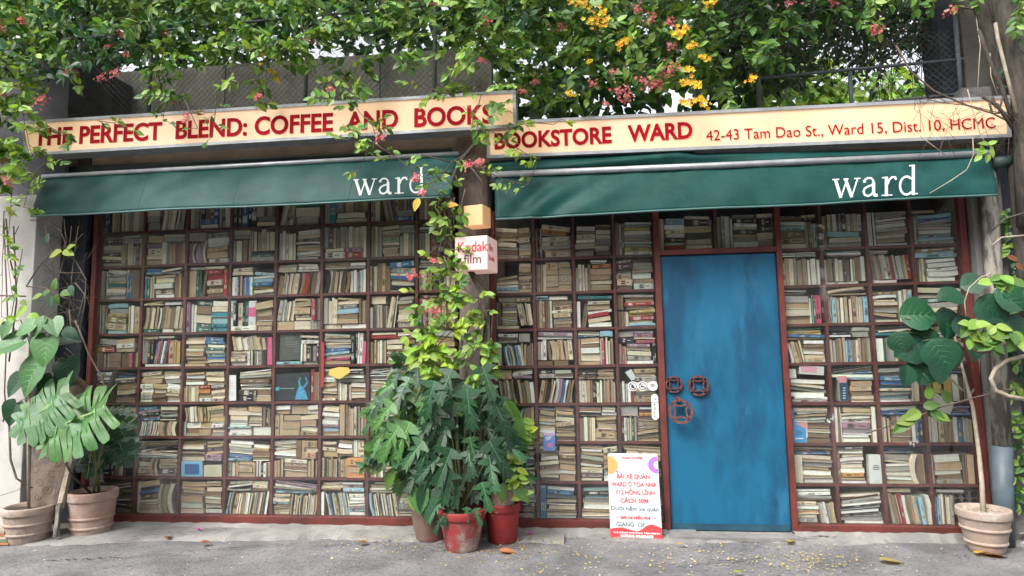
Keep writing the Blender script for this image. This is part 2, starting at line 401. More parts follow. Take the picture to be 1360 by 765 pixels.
def uprights(x0, x1, z0, z1, tones, n, info, lean=0, bend=0):
    w = x1-x0; ws = [br.uniform(.6, 1.5) for _ in range(n)]; k = w/sum(ws); x = x0; hh = z1-z0
    la = lean*br.uniform(.10, .22)
    if lean: k *= (1-min(.45, hh*abs(math.tan(la))/w*.5)); x = x0+(hh*abs(math.tan(la)) if lean < 0 else 0)
    for i, h in enumerate(ws):
        th = h*k; ln = hh*br.uniform(.84, .99)
        if n <= 2: ln = hh*.97
        a = PI/2-la*(br.uniform(.8, 1.2))*(1-.2*i/n) + (br.uniform(-.012, .012))
        bx = x+th/2; dx = math.cos(a)*ln/2
        addbook(bx+dx, z0+ln/2*math.sin(a)+.001, a, ln, th*.96, tones[i % len(tones)] if br.random() < .8 else br.choice(tones), 'V', info+(i,), bend*br.uniform(.012, .03) if bend else (br.uniform(-.012, .012) if abs(la) > 0 and br.random() < .5 else 0))
        x += th*1.0
import re
def fill(spec, x0, x1, z0, z1, addr):
    w, h = x1-x0, z1-z0; z = z0; pn = 0; vn = 0
    lays = spec.split('/')
    for li, lay in enumerate(lays):
        hp, segs = lay.split('|'); lh = h*.985*int(hp)/100; x = x0+.003
        for s in segs.split():
            m = re.match(r'([VHPTE])(\d+)([a-z]*)(\d*)(?:\.([a-z]+)(\d+))?([<>(]?)$', s)
            ty, sw, to, n, to2, n2, md = m.groups(); sw = w*.985*int(sw)/100
            lean = {'<': -1, '>': 1}.get(md, 0); bend = 1 if md == '(' else 0
            top = br.uniform(.955, 1.0) if li == len(lays)-1 else 1
            a = (addr, li)
            if ty == 'H': pn += 1; pile(x, x+sw, z, z+lh*top, to, int(n), a+('p', pn), lean)
            elif ty == 'V':
                vn += 1; uprights(x, x+sw, z, z+lh*top, to, int(n), a+('v', vn), lean, bend)
            elif ty == 'P':
                pn += 1; vn += 1; f = .32
                pile(x, x+sw, z, z+lh*f, to, int(n), a+('p', pn)); uprights(x, x+sw, z+lh*f, z+lh, to2, int(n2), a+('v', vn), lean)
            elif ty == 'T':
                pn += 1; vn += 1; f = .72
                uprights(x, x+sw, z, z+lh*f, to, int(n), a+('v', vn), lean, bend); pile(x, x+sw, z+lh*f, z+lh*top, to2, int(n2), a+('p', pn))
            x += sw
        z += lh
LS = '''100|V18ku3 V80ctg8;100|H33gct5 V65gcw7>;100|V28gct4 P42wu2.kbtu4 V28gct3;100|V55kdu5 P45cg2.gb4;100|V40gct5> H58gcn4;100|V12g1 V14e1 P72cw2.gbt6;100|V20gc2 V35tgb4< P42ug2.gb6;100|V60gcb6 V38gb4
100|H48gcgd9 T50tcgm5.gc2;100|H42tcbm5 T55cgtbp6.gc2;100|T45mmcg7.g1( H53gtbcw6;100|T42gcbg4.g2 P56gnk3.tcg6;100|V42cwcc5 H56gcwtvw9;100|P48wc2.bdtg5 P43rm2.cgct7 V7c1;100|V25gbc4 H40gtcc8 T34gct4.g2;100|T90gcbd5.gw3
100|V14g2 H48ggcnt8 V15wu3 V18tb1;78|V25enct4 H50tcwct5 V22bt3/20|H40su2 H50gc2;88|V18t1 V14nn2 V14b2> H42btcycr6 V10r1/10|H40g1 H50c1;90|T48wcctmu7.c2 H50gcyuswsk8;72|V98gtbctcwrbb11>/25|H45gc3 H50kwc3;76|V60kcbtcdb7> V38wwgs6/20|H60gtb4 H36gw2;95|V44bcbt5 H55kcuwgct6;70|V100gctmg8/25|H90gc3
100|V18bgn4 H50swbtg6 V30cwtt3;12|H45n1 H30w1 H20t1/74|V100tbctwgt11>/12|H50ct2 H40wc1;100|V22mww3 H38ntcb5 H40wesec6;14|H62w1 H34t1/82|V25wkc3 V15kn2 V18w1 H40tbtb4;28|H40t1 H38c1 V20g3/70|V40wwgc5> H38tcttc6 V20gr3;15|H40c1 H58w1/82|V32ggcc4 H50tbsgct6 V16bt3;100|T35bbgt5.c1 V25ccb4> H38gtccto7;100|T60mgrtb7.rd2 V38tb3
50|V30tcb5 H28b2 V40btcp6/45|H45rdgc3 H48tcbw3;10|H98w1/80|V12gw1 V15dk2 V38upmbuw8> V32ttyo3/9|H40t1 H40g1;20|H55t2 H42tc2/75|H48ttct6 H48usgnw7;48|H38gct5 V34wwcg6 E26/48|V80ttcwwgt9<;10|H60sn1 H35w1/55|E56 V14wc2 V28kkm4/28|E56 H42wkc3;100|H65ppwsugcttgct10 V26kbdw4;75|V14tb3 V22cwct4 H40tcgct7 H22tgb3/21|H60rct2 H36bc2;100|V40tbcg6 H58tcgb7
60|V28tbc4 E22 H48bdt4/35|H45gwd3 H50gcud4;58|H32wgcw5 H32dbct4 H35wkwcw6/38|H55ttc3> H42gwtc3;52|V35tttcw6 H30wtor4 H33gcwcc6/42|H48wcwt4 H48tctc4;36|E24 H40kdcb2 H34tb2/60|E24 H74wwtbmgcwt8>;100|E79 V20rbtr3;55|H34tcbtct7 V32twcck6 H33tcwtc5/42|H32wtc3 H64gwckw5;60|H34cwtwct7 H33tcgtcb6 H32cgt5/37|H98wgswbcw9;100|H50tgbc8 V48tbcg6
100|H60tbgc7 H38cbt6;50|V50cwwsct8> V45tttcc5(/47|H50umkgb5 H45ccgt5;45|V6w1 H34tbw3 H28ct2 H30gctw5/52|V60ttwcct8< H38tcwt4;30|H55wsw3 H42w1/66|H45wgcct5 H33ttcct5 V20kkb3;68|V18tt2 H40tttct3 H40tctc4/30|H35tw2 H40t1 H23w2;100|H40tsmwnwtc8 V18tt2 V40tttwctt7;60|V30twwk5 H65gwtcbt6/37|H98cgbtg5;100|H98tgcb9
100|H50kgdt6 V48tcbk5;50|H36ttc4 V14tct2( H48mdctt5/48|H98gwwckwgct10;42|E98/56|H55ctgscbt6 H42mcbctt6;42|V25gct3 H35tcg4 V38ttwkw6/56|H58suvgwcw7 H40tbkwd5;48|V20tt3 H55tbtct4 V22ttt3/50|H50rwctwgt6 V20bt2 H28tct3;52|V58tdcttgbt9 H40otct3/46|H35tctc4 H35tcw4 V25wcc2;40|V30tccw4 H65bgwct4/57|H98gwckc6;100|H98tgcwb9
100|H98gbd9;100|V8w1 H52ttrnbudt8> V36tttcct4(;100|H58wctbcttct7 H38wtcwbctc8;70|V98scgcwctcwcgt17>/28|H60wusgc4 H38bgc3;62|H38cwgtsctc8 V60cwctcwctcw14>/36|H98smtwcgbt6;68|V8w1 V52csuwctgc11< H38wwgcswg8/30|H48tdcw4 H50sgw3;68|V65scwcgwcb13< H33cgtw6/30|H98gwtc4;100|H98gct9'''
MS = '''100|H62bcgcttbc8 H36btgttb7;100|V18bkgc3 H80ctgcsgoc8;96|H56ggcwctww7 H42bcgwc6;100|V24bcc3 H74wwgtcgcyw10
55|H62wswcttg6 H36tttb5/42|E62 H36ttc3;100|V28tttc4 H34ttct5 H36tttct5;85|V40gbwcb5 H58tcotgc5/12|E40 H45w2;100|H42bccgdbg6 H56wtbtgdt6
10|H60c1/72|V12bb2 H44tcwotcgt8 V40ctcbb4</14|H50g1 H45bw1;85|V35btbb5 V8w1 H54btwtctcb8/12|H35s2 H50w1;80|V10w1 V20bbt3> H65wcrctcww6/14|H98ke2;50|V28bbc3 H70scrywtc5/46|V16bb2 H80cctgrwgc4
68|V12c1 V60uwsccsswc9< V25tbb3/29|H60wmgw4 H30g1;15|H45wb1 H40b1/62|V25gww3 V70btbtttc7</20|H98wmg2;80|V8t1 H52tcwbt5 V35sprcbt6/18|H60wcsu3 H35s1;60|V20tgp4 H68wgccm5 V8k2/37|H40kg2 H56pcmv4
70|V98wttcbtdtbu11</28|H40ttc2 H55mwc3;72|V98ttdtcwmuwbtc12>/25|H45gkg2 H50cg2;68|V98wcwtbdkcwttbtrtt16/29|H50tbdd4 H45ttbt4;60|V28twwc4 V8r1 H60tcgcg5/37|E35 H60gct3
100|H45btbgct6 V30wsut4> V22bt2;100|H45twwcgtbtw9 H52bttdtcc9;72|V42bwtcd4 H55ttctt6/25|H60kbw2 H38kwc3;70|V40kwccngt6 H57tbgtcgt9/28|H45gb1 H50obw3
100|H98swwsmwct9;100|H52wcwtcwcbcc9 H45twttbt7;100|H60twcuwtgcwtc10 H38wgtbtc6;100|H98gwccwdctt9
100|H98gkbwcgt8;100|V16u1 H80wcwctcgu9;96|H98wctwgsksr8;100|H98gcwct8'''
RS = '''80|H68ctbsws5 V30gbgs4/18|H60bd2 H35dc2;45|V12cg2 H85gtsc3/53|V98gtcwdgdt12;100|V20gw2 H78wtctcwgwwg10;88|V12gc3 H86gsgwcggusc9/10|H60tc1
85|V98wtcgttcwwcw9/13|H40ww2 H50g1;8|H80w1/75|V98rbwccdbwgbw11/15|H90mws3;10|H62w1/78|V98btcbggctbtrb11</10|H50tc2;70|V20cbt4 E6 H72wwgsw5/28|H98wsgb3
82|H66tbctgs5 V14wgn3 V16p1/15|H60gw2;78|V12tb2( V86suwtcttgcs10/20|H98tgc3;92|H62bdtgtccw9 V35wgcstb4;100|H98ntcg7
65|V42wttcd4< H56bcwtbm6/32|H98yusneb5;70|V98wgdctdusbbtbbtb14/28|H55wckb3 H42ggb2;72|V98wngcdt7/26|H90ewk3;100|H98tgcb7
66|V8w1 H90cwwgcwt6/30|H24w1 E70;60|E42 H56tcbtt5/38|H98swugks5>;100|H80wswcuutcgwtg9 V16tc2;75|V18vmr3 V44y1 V16w1 V18bb2/23|H98ukgs3
55|E38 H60cbtbw5/42|V12u1 H84gwtwwc6;100|V8w1 V8b1 H70wwgmwtcww8 V11w1;75|V20wct3 H52bbtb5 V24wuk3/23|H98ckuw4;72|V98cwctbtbwubgt12/26|H98umwv3
78|V24c1 H74wwwtgtcw7/20|H98ukwb4;80|V8b1 H56wtowcwtc8 E33/18|H62wgk3;80|H66towgwcggws7 V12c1( V16b1/18|H72wukr4;82|V6t1 H62gbwtwcw5 V12bb2 V18t1
60|H58gcotwcg6 V38gwgtc4</36|H90tgww4;88|H98wcgwwkwgk10>;86|V98twbrwbtusgwktg11</11|H60t1;85|V42uswubcg7 E55/11|H70g1'''
DS = '100|V14cc2 H36rwkwcws7 H47wswtdct6;100|V28cgww4 H42wgtdcwkg8 H28gtddc5'
ORD = 'zeroth first second third fourth fifth sixth seventh eighth ninth tenth eleventh twelfth thirteenth fourteenth fifteenth sixteenth seventeenth'.split()
for key, sp, X, Z in (('L', LS, XL, ZL), ('M', MS, XM, ZM), ('R', RS, XR, ZR), ('D', DS, XD, [.225, .1535])):
    for ri, row in enumerate(sp.split('\n')):
        for ci, cell in enumerate(row.split(';')):
            x0, x1 = wx(X[ci])+.012, wx(X[ci+1])-.012
            z0, z1 = wz(Z[ri+1])+.0095, wz(Z[ri])-.012
            if ri == 0 and key in 'LMR': z1 = z0+.27
            if ri+1 == len(Z)-1 and key != 'D': z0 += .003
            if ri == 0 and key == 'D': z1 = z0+.27
            fill(cell.strip(), x0, x1, z0, z1, (key, ri, ci, len(Z)-2-ri))

def bookmesh(mb, B):
    (cx, cz), a, Ln, th, y0, dep, tone = B['c'], B['a'], B['L'], B['t'], B['y'], B['d'], B['tone']
    sty = B.get('sty')
    if sty is None:
        r_ = br.random(); sty = 'spine' if (tone in SPINE and r_ < .8) or r_ < .2 else 'pages'
    dx, dz = math.cos(a), math.sin(a); nx, nzz = -dz, dx
    n = 5 if abs(B['bend']) > .003 else 1
    base = jit(PAL[tone], .16)
    if sty == 'pages':
        cov = jit(PAL[br.choice('bgtdgwtk')], .2); c = min(th*.12, .003); rec = .004
        offs = [-th/2, -th/2+c, th/2-c, th/2]
        if th > .022:
            offs = [-th/2, -th/2+c, -th*.18, th*.14, th/2-c, th/2]
    else:
        cov = base; c = min(th*.18, .004); rec = -.0025
        offs = [-th/2, -th/2+c, th/2-c, th/2]
    brk = [-.5, .5]
    if sty == 'spine' and n == 1:
        u = br.uniform(.12, .3); brk = [-.5, -.5+u, -.5+u+br.uniform(.15, .35), .5-br.uniform(.08, .14), .5]
    elif n == 1: brk = [-.5, -.47, .47, .5]
    else: brk = [-.5+i/n for i in range(n+1)]
    vs = []; K = len(offs); cols = []
    for i, t in enumerate(brk):
        bo = B['bend']*(1-4*t*t)
        px, pz = cx+dx*t*Ln+nx*bo, cz+dz*t*Ln+nzz*bo
        for k, o in enumerate(offs):
            yy = y0 if k in (0, K-1) else y0+rec
            vs.append((px+nx*o, yy, pz+nzz*o))
        vs.append((px+nx*offs[0], y0+dep, pz+nzz*offs[0])); vs.append((px+nx*offs[-1], y0+dep, pz+nzz*offs[-1]))
    S = K+2; b = len(mb.v); mb.v += vs; mb.anyc = True
    late = []; band = jit(PAL[br.choice('wwckgdyr')], .1); shades = [jit(base, .07) for _ in range(K)]
    for i in range(len(brk)-1):
        for k in range(K-1):
            q = (b+i*S+k, b+(i+1)*S+k, b+(i+1)*S+k+1, b+i*S+k+1)
            if sty == 'pages':
                col = cov if k in (0, K-2) else shades[k]
            else:
                col = base
                if n == 1 and (i == 1) and B.get('band', True) and k not in (0, K-2): col = tuple(.55*x+.45*y for x, y in zip(base, band))
                if n == 1 and i == 3 and k not in (0, K-2): col = tuple(.6*x+.4*y for x, y in zip(base, band))
            mb.f.append(q); mb.m.append(0); mb.c.append(col)
        if sty == 'spine' and n == 1 and i in (1, 2) and th > .012:
            (t0, t1) = brk[i], brk[i+1]; kk = 1 if i == 2 else 2
            for q_ in range(kk):
                oo = th*(.0 if kk == 1 else (-.16 if q_ else .16)); hw_ = th*(.1 if kk == 2 else .07); ta, tb = t0+(t1-t0)*br.uniform(.08,.25), t0+(t1-t0)*br.uniform(.6,.92)
                vv = [(cx+dx*t*Ln+nx*o_, y0+rec-.0006, cz+dz*t*Ln+nzz*o_) for t, o_ in ((ta, oo-hw_), (tb, oo-hw_), (tb, oo+hw_), (ta, oo+hw_))]
                bb = len(mb.v); late.append((vv, tuple(min(.8, x*.3+.45) for x in band) if sum(base) < .6 else tuple(x*.25 for x in band)))
        for (s, e) in ((0, K), (K-1, K+1)):
            q = (b+i*S+s, b+(i+1)*S+s, b+(i+1)*S+e, b+i*S+e)
            mb.f.append(q if s else q[::-1]); mb.m.append(0); mb.c.append(cov)
    for i in (0, len(brk)-1):
        q = tuple(b+i*S+k for k in list(range(K))+[K+1, K]); mb.f.append(q if i else q[::-1]); mb.m.append(0); mb.c.append(shades[1] if sty == 'pages' else cov)
    for vv, col in late:
        q = len(mb.v); mb.v += vv; mb.f.append((q, q+1, q+2, q+3)); mb.m.append(0); mb.c.append(col)
# places in front of which something stands (photo px): books there show less
HID = [(500, 430, 700, 690, .9), (555, 240, 640, 430, .8), (120, 500, 180, 690, .8), (1180, 385, 1300, 500, .85), (805, 615, 880, 720, 1), (600, 240, 660, 690, 1), (1270, 640, 1350, 690, .8)]
def show(B):
    x, y, w = proj((B['c'][0], B['y'], B['c'][1])); s = B['L']*B['t']*(FPX/w)**2
    if y < 300 and x < 660: s *= max(.05, (y-262)/60)
    if x > 655 and y < 310: s *= .4
    for a, b, c, d, k in HID:
        if a < x < c and b < y < d: s *= 1-k
    return s*(1.15 if B['tone'] not in 'wctbgd' else 1)
WN = dict(L='left window', M='middle window', R='right window', D='transom window')
def rowname(k, up): return (ORD[up+1]+' shelf up') if k != 'D' else 'sole shelf'
def lab(B):
    addr, li, ty, pn, idx = B['info']; key, ri, ci, up = addr
    col = NAMES[B['tone']]
    end = f"{ORD[ci+1]} column, {rowname(key, up)}, {WN[key]}"
    if ty == 'p':
        return f"{col} book {ORD[idx+1]} up in {ORD[pn]} pile, {end}"
    return f"{col} upright book {ORD[idx+1]} in {ORD[pn]} upright set, {end}"
order = sorted(range(len(BOOKS)), key=lambda i: -show(BOOKS[i]))
NBIG = 284
big = set(order[:NBIG]); rest = MB(); seen = set()
for i, B in enumerate(BOOKS):
    if i in big:
        mb = MB(); bookmesh(mb, B); o = mb.build('book', MT['book'], origin=(B['c'][0], B['y']+.05, B['c'][1]))
        l_ = lab(B)
        assert l_ not in seen, l_
        seen.add(l_); tag(o, l_, 'book', 'books packed in the window bookcases')
    else: bookmesh(rest, B)
o = rest.build('packed_books', MT['book']); tag(o, 'many worn old books packed on the maroon shelves', 'books', kind='stuff')
print('books', len(BOOKS))
# ------------------------------------------------------------------ special books and things lying on the shelves or stuck to the glass
def slab(mb, P, y0, th, m=0, c=None):
    """outline given as photograph places on the plane y0, th deep"""
    pts = [W(px, py, y0) for px, py in P]
    mb.poly([(p.x, y0, p.z) for p in pts], th, (0, th, 0), m, c)
def lines(mb, x0, y0, x1, y1, n, Y, col, wmin=.5, h=.0022, seed=1):
    r = random.Random(seed)
    for i in range(n):
        py = y0+(y1-y0)*(i+.5)/n; l = r.uniform(wmin, 1)
        p = W(x0+(x1-x0)*(1-l)/2, py, Y); q = W(x1-(x1-x0)*(1-l)/2, py, Y)
        mb.box((p.x, Y-.0012, p.z-h/2), (q.x, Y, p.z+h/2), 0, col)
def cover(name, label, P, Y, th, col, cat='book', extra=None, group=None, pages=(.6,.56,.47)):
    xs_ = [p[0] for p in P]; ys_ = [p[1] for p in P]; o_ = W(sum(xs_)/len(xs_), max(ys_), Y)
    t = thing(name, label, cat, (o_.x, Y, o_.z), group)
    a = MB(); slab(a, P, Y, .003, 0, col); slab(a, P, Y+th-.003, .003, 0, col); a.build('cover', MT['paper'], t)
    cx_, cy_ = sum(xs_)/len(P), sum(ys_)/len(P)
    Q = [(cx_+(x-cx_)*.96, cy_+(y-cy_)*.975) for x, y in P]
    a = MB(); slab(a, Q, Y+.0035, th-.007, 0, pages); a.build('pages', MT['paper'], t)
    if extra: a = MB(); extra(a, Y); a.build('print', MT['paper'], t)
    return t
cover('book', 'large grey green hardback facing out beside black and white spines', [(371,478.5),(402.5,477),(401,440),(372,441)], .05, .03, (.075,.08,.065),
      extra=lambda a, Y: (lines(a, 377, 446, 392, 461, 6, Y, (.3,.31,.27), seed=3), lines(a, 390, 452, 397, 468, 6, Y, (.3,.31,.27), seed=5)))
def dance(a, Y):
    slab(a, [(363,514),(371,513.5),(371,518),(363,518.5)], Y-.0015, .0015, 0, (.06,.35,.55))
    lines(a, 372, 514, 391, 517, 1, Y, (.35,.4,.42), .99, .005)
    slab(a, [(392,530),(394,520),(397,513),(402,513),(406,520),(409,530)], Y-.0015, .0015, 0, (.05,.3,.5)); slab(a, [(397,513.5),(396,505),(398,504),(399.5,511),(402,513.5)], Y-.002, .0015, 0, (.05,.28,.45)); slab(a, [(402,513),(407,507),(405,500),(406.5,500),(409,508),(404,515)], Y-.0025, .0015, 0, (.05,.28,.45)); slab(a, [(397.5,504),(399.5,504),(399.5,500.5),(397.5,500.5)], Y-.002, .0015, 0, (.1,.2,.25))
    for k in range(14):
        r = random.Random(k); x, y = r.uniform(394,407), r.uniform(514,529); slab(a, [(x,y),(x+1.3,y),(x+1,y-1.6)], Y-.003, .0015, 0, (.2,.55,.75))
cover('book', 'wide black picture book with a blue figure facing out', [(363.5,531.5),(412,530.5),(411,494),(364,496.5)], .032, .02, (.02,.028,.035), extra=dance)
cover('menu_card', 'tall white card with faint print standing among messy books', [(301.5,532),(313.5,531.5),(313.5,497.5),(302,498)], .03, .01, (.78,.78,.75), 'card',
      extra=lambda a, Y: (lines(a, 304, 507, 312, 517, 3, Y, (.6,.25,.28)), lines(a, 304, 519, 312, 524, 2, Y, (.2,.45,.45))))
cover('book', 'bright pink spine upright beside the small pale books', [(355,484),(361.5,484),(361,447),(355.5,447.5)], .04, .12, (.6,.09,.2),
      extra=lambda a, Y: lines(a, 357, 462, 359.5, 476, 5, Y, (.75,.5,.55)))
cover('book', 'white spine with a broad pink band beside black books', [(330,429.5),(339.5,429),(339,400),(330.5,400.5)], .032, .12, (.62,.62,.6),
      extra=lambda a, Y: slab(a, [(330,420),(339.5,420),(339.2,407.5),(330.3,408)], Y-.0015, .0015, 0, (.62,.12,.24)))
cover('book', 'pink spine leaning upright beside a white booklet near pink piles', [(480.5,482),(485,482),(486,453),(482,453)], .035, .12, (.6,.12,.22))
def bluep(a, Y):
    slab(a, [(245,629.5),(264.5,629.5),(264,615.5),(245.5,615.5)], Y-.0015, .0015, 0, (.03,.16,.42))
    for x in range(246, 264, 2): slab(a, [(x+.3,629),(x+1,629),(x+1,617),(x+.3,617)], Y-.003, .0015, 0, (.02,.08,.3))
cover('book', 'square blue framed picture cover facing out under brown books', [(240.5,632.5),(269,632.5),(268.5,611.5),(241,612)], .03, .03, (.22,.48,.66), extra=bluep)
cover('book', 'cream cover with scribbled lines lying beside the blue picture cover', [(270.5,632.5),(294.5,632.5),(294.2,617),(270.8,617.5)], .032, .05, (.6,.57,.42),
      extra=lambda a, Y: lines(a, 273, 619, 291, 630, 7, Y, (.35,.33,.25), .5, .0018, 4))
cover('book', 'small blue and pink picture cover leaning on the glass by piles', [(721.5,598),(737,598),(737.5,574),(722,574)], -.006+.012, .012, (.12,.25,.62),
      extra=lambda a, Y: (slab(a, [(724,580),(733,578),(731,583),(726,585)], Y-.0015, .0015, 0, (.62,.6,.7)), slab(a, [(725,592),(730,587),(735,590),(731,595)], Y-.0015, .0015, 0, (.6,.2,.35)), slab(a, [(722,578),(737,578),(737.5,574),(722,574)], Y-.0025, .0015, 0, (.6,.4,.62))))
cover('note_card', 'grey blank card tilted before dark compartment above three round stickers', [(830,494),(838.5,489.5),(845,501.5),(839,505.5)], .02, .004, (.55,.56,.54), 'card')
def ver(a, Y):
    slab(a, [(1054.5,588),(1071,588),(1070,562),(1054,559)], Y-.0015, .0015, 0, (.05,.28,.58))
    slab(a, [(1056,562),(1072,560),(1071,570),(1064,566)], Y-.003, .0015, 0, (.6,.25,.22)); lines(a, 1056, 580, 1067, 584, 1, Y-.003, (.7,.75,.8), .99, .008)
    lines(a, 1057, 570, 1066, 577, 3, Y-.003, (.03,.1,.3), .6, .003)
cover('book', 'blue booklet with red corner facing out beside the blue door', [(1054,588.5),(1073.5,588),(1072,557.5),(1053.5,557)], .03, .03, (.6,.55,.45), extra=ver)
cover('box', 'white box with faint pink print topmost in its compartment', [(1061,496),(1094,498),(1094.5,486.5),(1061.5,484.5)], .03, .12, (.55,.52,.48), 'box',
      extra=lambda a, Y: (slab(a, [(1064,493),(1085,494.5),(1085,487),(1064,486)], Y-.0015, .0015, 0, (.6,.3,.36))))
def ox(a, Y):
    slab(a, [(1114.5,507.5),(1124.5,507.5),(1124,499),(1112.5,499)], Y-.0015, .0015, 0, (.6,.25,.28))
    slab(a, [(1116.5,532),(1127.5,531.5),(1125,508),(1114.8,508)], Y-.0015, .0015, 0, (.015,.05,.1)); lines(a, 1119.5, 513, 1123, 530, 5, Y-.002, (.5,.62,.68), .99, .008)
cover('book', 'dark blue and red dictionary tilted upright under blue magazines', [(1116.5,533),(1128,532),(1124,499),(1112.5,499)], .03, .14, (.3,.24,.18), extra=ox)
cover('box', 'tall white box with small dark print upright beside flat books', [(1155.5,643),(1173.5,643),(1172,603.5),(1153.5,603.5)], .03, .06, (.66,.67,.63), 'box',
      extra=lambda a, Y: (lines(a, 1159, 617, 1168, 624, 3, Y, (.1,.1,.1), .7, .006), lines(a, 1160, 636, 1169, 641, 2, Y, (.3,.3,.3), .6), lines(a, 1158, 606, 1168, 609, 1, Y, (.4,.4,.4))))
cover('book', 'yellowed hardback facing out behind bare twigs near grey pillar', [(1241,532),(1266,532),(1266,500),(1244,500)], .06, .04, (.42,.33,.19), extra=lambda a, Y: lines(a, 1246, 505, 1262, 520, 4, Y, (.3,.22,.12)))
cover('paper_sheet', 'white folded paper hung inside glass behind the twig leaves', [(1241,521),(1268,534),(1262,550),(1235,541)], -.004+.01, .003, (.62,.66,.6), 'paper',
      extra=lambda a, Y: lines(a, 1243, 524, 1248, 531, 1, Y, (.1,.1,.1)))
cover('leaf_note', 'yellow leaf shaped note stuck on the window glass', [(436,497),(447,502),(451,503),(465,494),(463,487.5),(450,487),(438,490)], -.0175, .004, (.58,.4,.1), 'note')
# brown paper crumples
for (px, py, s_, lb) in ((1103, 556, 9, 'crumpled white tissue pushed between shelf boards by blue booklet'), (1214, 586, 7, 'crumpled white tissue on shelf edge under dangling green leaves')):
    c0 = W(px, py, .01); mb = MB(); rr = random.Random(px)
    for k in range(9):
        a = Vector((rr.uniform(-1,1), rr.uniform(-.3,.3), rr.uniform(-1,1)))*s_*.0028; b = a+Vector((rr.uniform(-1,1), rr.uniform(-.2,.2), rr.uniform(-1,1)))*s_*.004
        d_ = a+Vector((rr.uniform(-1,1), rr.uniform(-.2,.2), rr.uniform(-1,1)))*s_*.004
        mb.add([c0+a, c0+b, c0+d_, c0+(a+b+d_)*.3+Vector((0,.01,0))], [(0,1,2),(0,3,1),(1,3,2),(2,3,0)], 0, (.62,.6,.56))
    tag(mb.build('tissue', MT['paper'], origin=c0), lb, 'tissue')
# hollow brick on the lowest shelf
mb = MB(); A = W(1266, 669, .05); B_ = W(1304, 672, .05)
bt = thing('hollow_brick', 'dark hollow brick with eight holes lying on the lowest shelf', 'brick', (A.x, .05, A.z))
holes = []
hw, hh = .225, .11
mb.box((A.x, .052, A.z-.01), (A.x+hw, .16, A.z+hh-.01)); mb.build('block', MT['brick'], bt, bevel=.003)
for i in range(4):
    for j in range(2):
        mb = MB(); cxx = A.x+.03+i*.055; czz = A.z+.018+j*.052
        mb.lathe([(.0, 0), (.017, 0), (.019, .001), (.023, .004)], (0,0,0), 14)
        mb.v = [(cxx+v[0], .0515-v[2], czz+v[1]) for v in mb.v]; mb.build('hole', MT['black'], bt)
# dark cylinder leaning in the compartment at far left
mb = MB(); mb.tube([W(141, 530, .03), W(144, 520, .03), W(157, 487, .05)], [.026, .028, .027], 14)
tag(mb.build('bottle_tube', mat('dark_brown_glaze', (.03,.025,.02), (.09,.08,.065), scale=12, rough=.35), origin=W(148,510,.03)), 'dark brown tube leaning among books beside the glossy split leaves', 'tube')

# ------------------------------------------------------------------ stickers
def ring_pts(c, r, n=28, Y=0): return [(c.x+r*math.cos(2*PI*k/n), Y, c.z+r*math.sin(2*PI*k/n)) for k in range(n)]
BLK = (.02,.02,.02); WHT = (.72,.73,.72)
def arc(mb, c, r0, r1, a0, a1, Y, col, th=.001, n=10, sx=1, m=0):
    for i in range(n):
        a, b = a0+(a1-a0)*i/n, a0+(a1-a0)*(i+1)/n
        mb.poly([(c.x+sx*r*math.cos(t), Y, c.z+r*math.sin(t)) for r, t in ((r0,a),(r1,a),(r1,b),(r0,b))], th, (0, th, 0), m, col)
for k, (px, py, lb) in enumerate(((840.5,512.5,'round white sticker with struck-through black bottle symbol on the glass'), (853.5,512.3,'round white no smoking sticker between the other two round stickers'), (867,512.3,'round white sticker with wireless signal symbol beside the door frame'))):
    c = W(px, py, -.0155); t = thing('sticker', lb, 'sticker', (c.x, -.014, c.z), 'round notice stickers on the glass')
    mb = MB(); mb.poly(ring_pts(c, .0365, 28, -.0142), .001, (0,.0012,0), 0, WHT); mb.build('disc', MT['paper'], t)
    mb = MB()
    if k < 2:
        arc(mb, c, .024, .029, 0, 2*PI, -.0156, BLK, n=24)
        q = MB(); d1 = Vector((-.018,0,.018))
        mb.beam((c.x-.019, -.0164, c.z+.019), (c.x+.019, -.0164, c.z-.019), .005, .0008, 0, BLK, up=(0,1,0))
        if k == 0: mb.box((c.x-.012,-.0172,c.z-.013), (c.x+.008,-.0166,c.z+.006), 0, BLK); mb.box((c.x-.004,-.0172,c.z+.0062), (c.x+.002,-.0166,c.z+.015), 0, BLK)
        else: mb.box((c.x-.016,-.0172,c.z-.006), (c.x+.014,-.0166,c.z), 0, BLK)
    else:
        for r_ in (.008, .016, .024): arc(mb, Vector((c.x,0,c.z-.012)), r_, r_+.0035, PI*.25, PI*.75, -.0156, BLK, n=8)
        mb.poly(ring_pts(Vector((c.x,0,c.z-.014)), .003, 10, -.0156), .001, (0,.001,0), 0, BLK)
    mb.build('symbol', MT['paper'], t)
def text(body, parent, m, origin, xdir, zdir, size, bold=0, sx=1, ext=.0015, name='lettering', spacing=1.0, wspace=1.0, align='LEFT'):
    cu = bpy.data.curves.new('t', 'FONT'); cu.body = body; cu.size = size; cu.offset = bold; cu.extrude = ext; cu.space_character = spacing; cu.space_word = wspace
    cu.align_x = align; cu.resolution_u = 4
    ob = bpy.data.objects.new('t', cu); COL.objects.link(ob)
    dg = bpy.context.evaluated_depsgraph_get(); me = bpy.data.meshes.new_from_object(ob.evaluated_get(dg)); bpy.data.objects.remove(ob)
    me.name = name; me.materials.clear(); me.materials.append(m)
    x = Vector(xdir).normalized(); z = Vector(zdir).normalized(); nrm = x.cross(z)
    o = bpy.data.objects.new(name, me); link(o, parent)
    M = Matrix(((x.x*sx, z.x, nrm.x, 0), (x.y*sx, z.y, nrm.y, 0), (x.z*sx, z.z, nrm.z, 0), (0,0,0,1)))
    me.transform(M); wp = worldpos(parent); o.location = Vector(origin)-wp
    return o
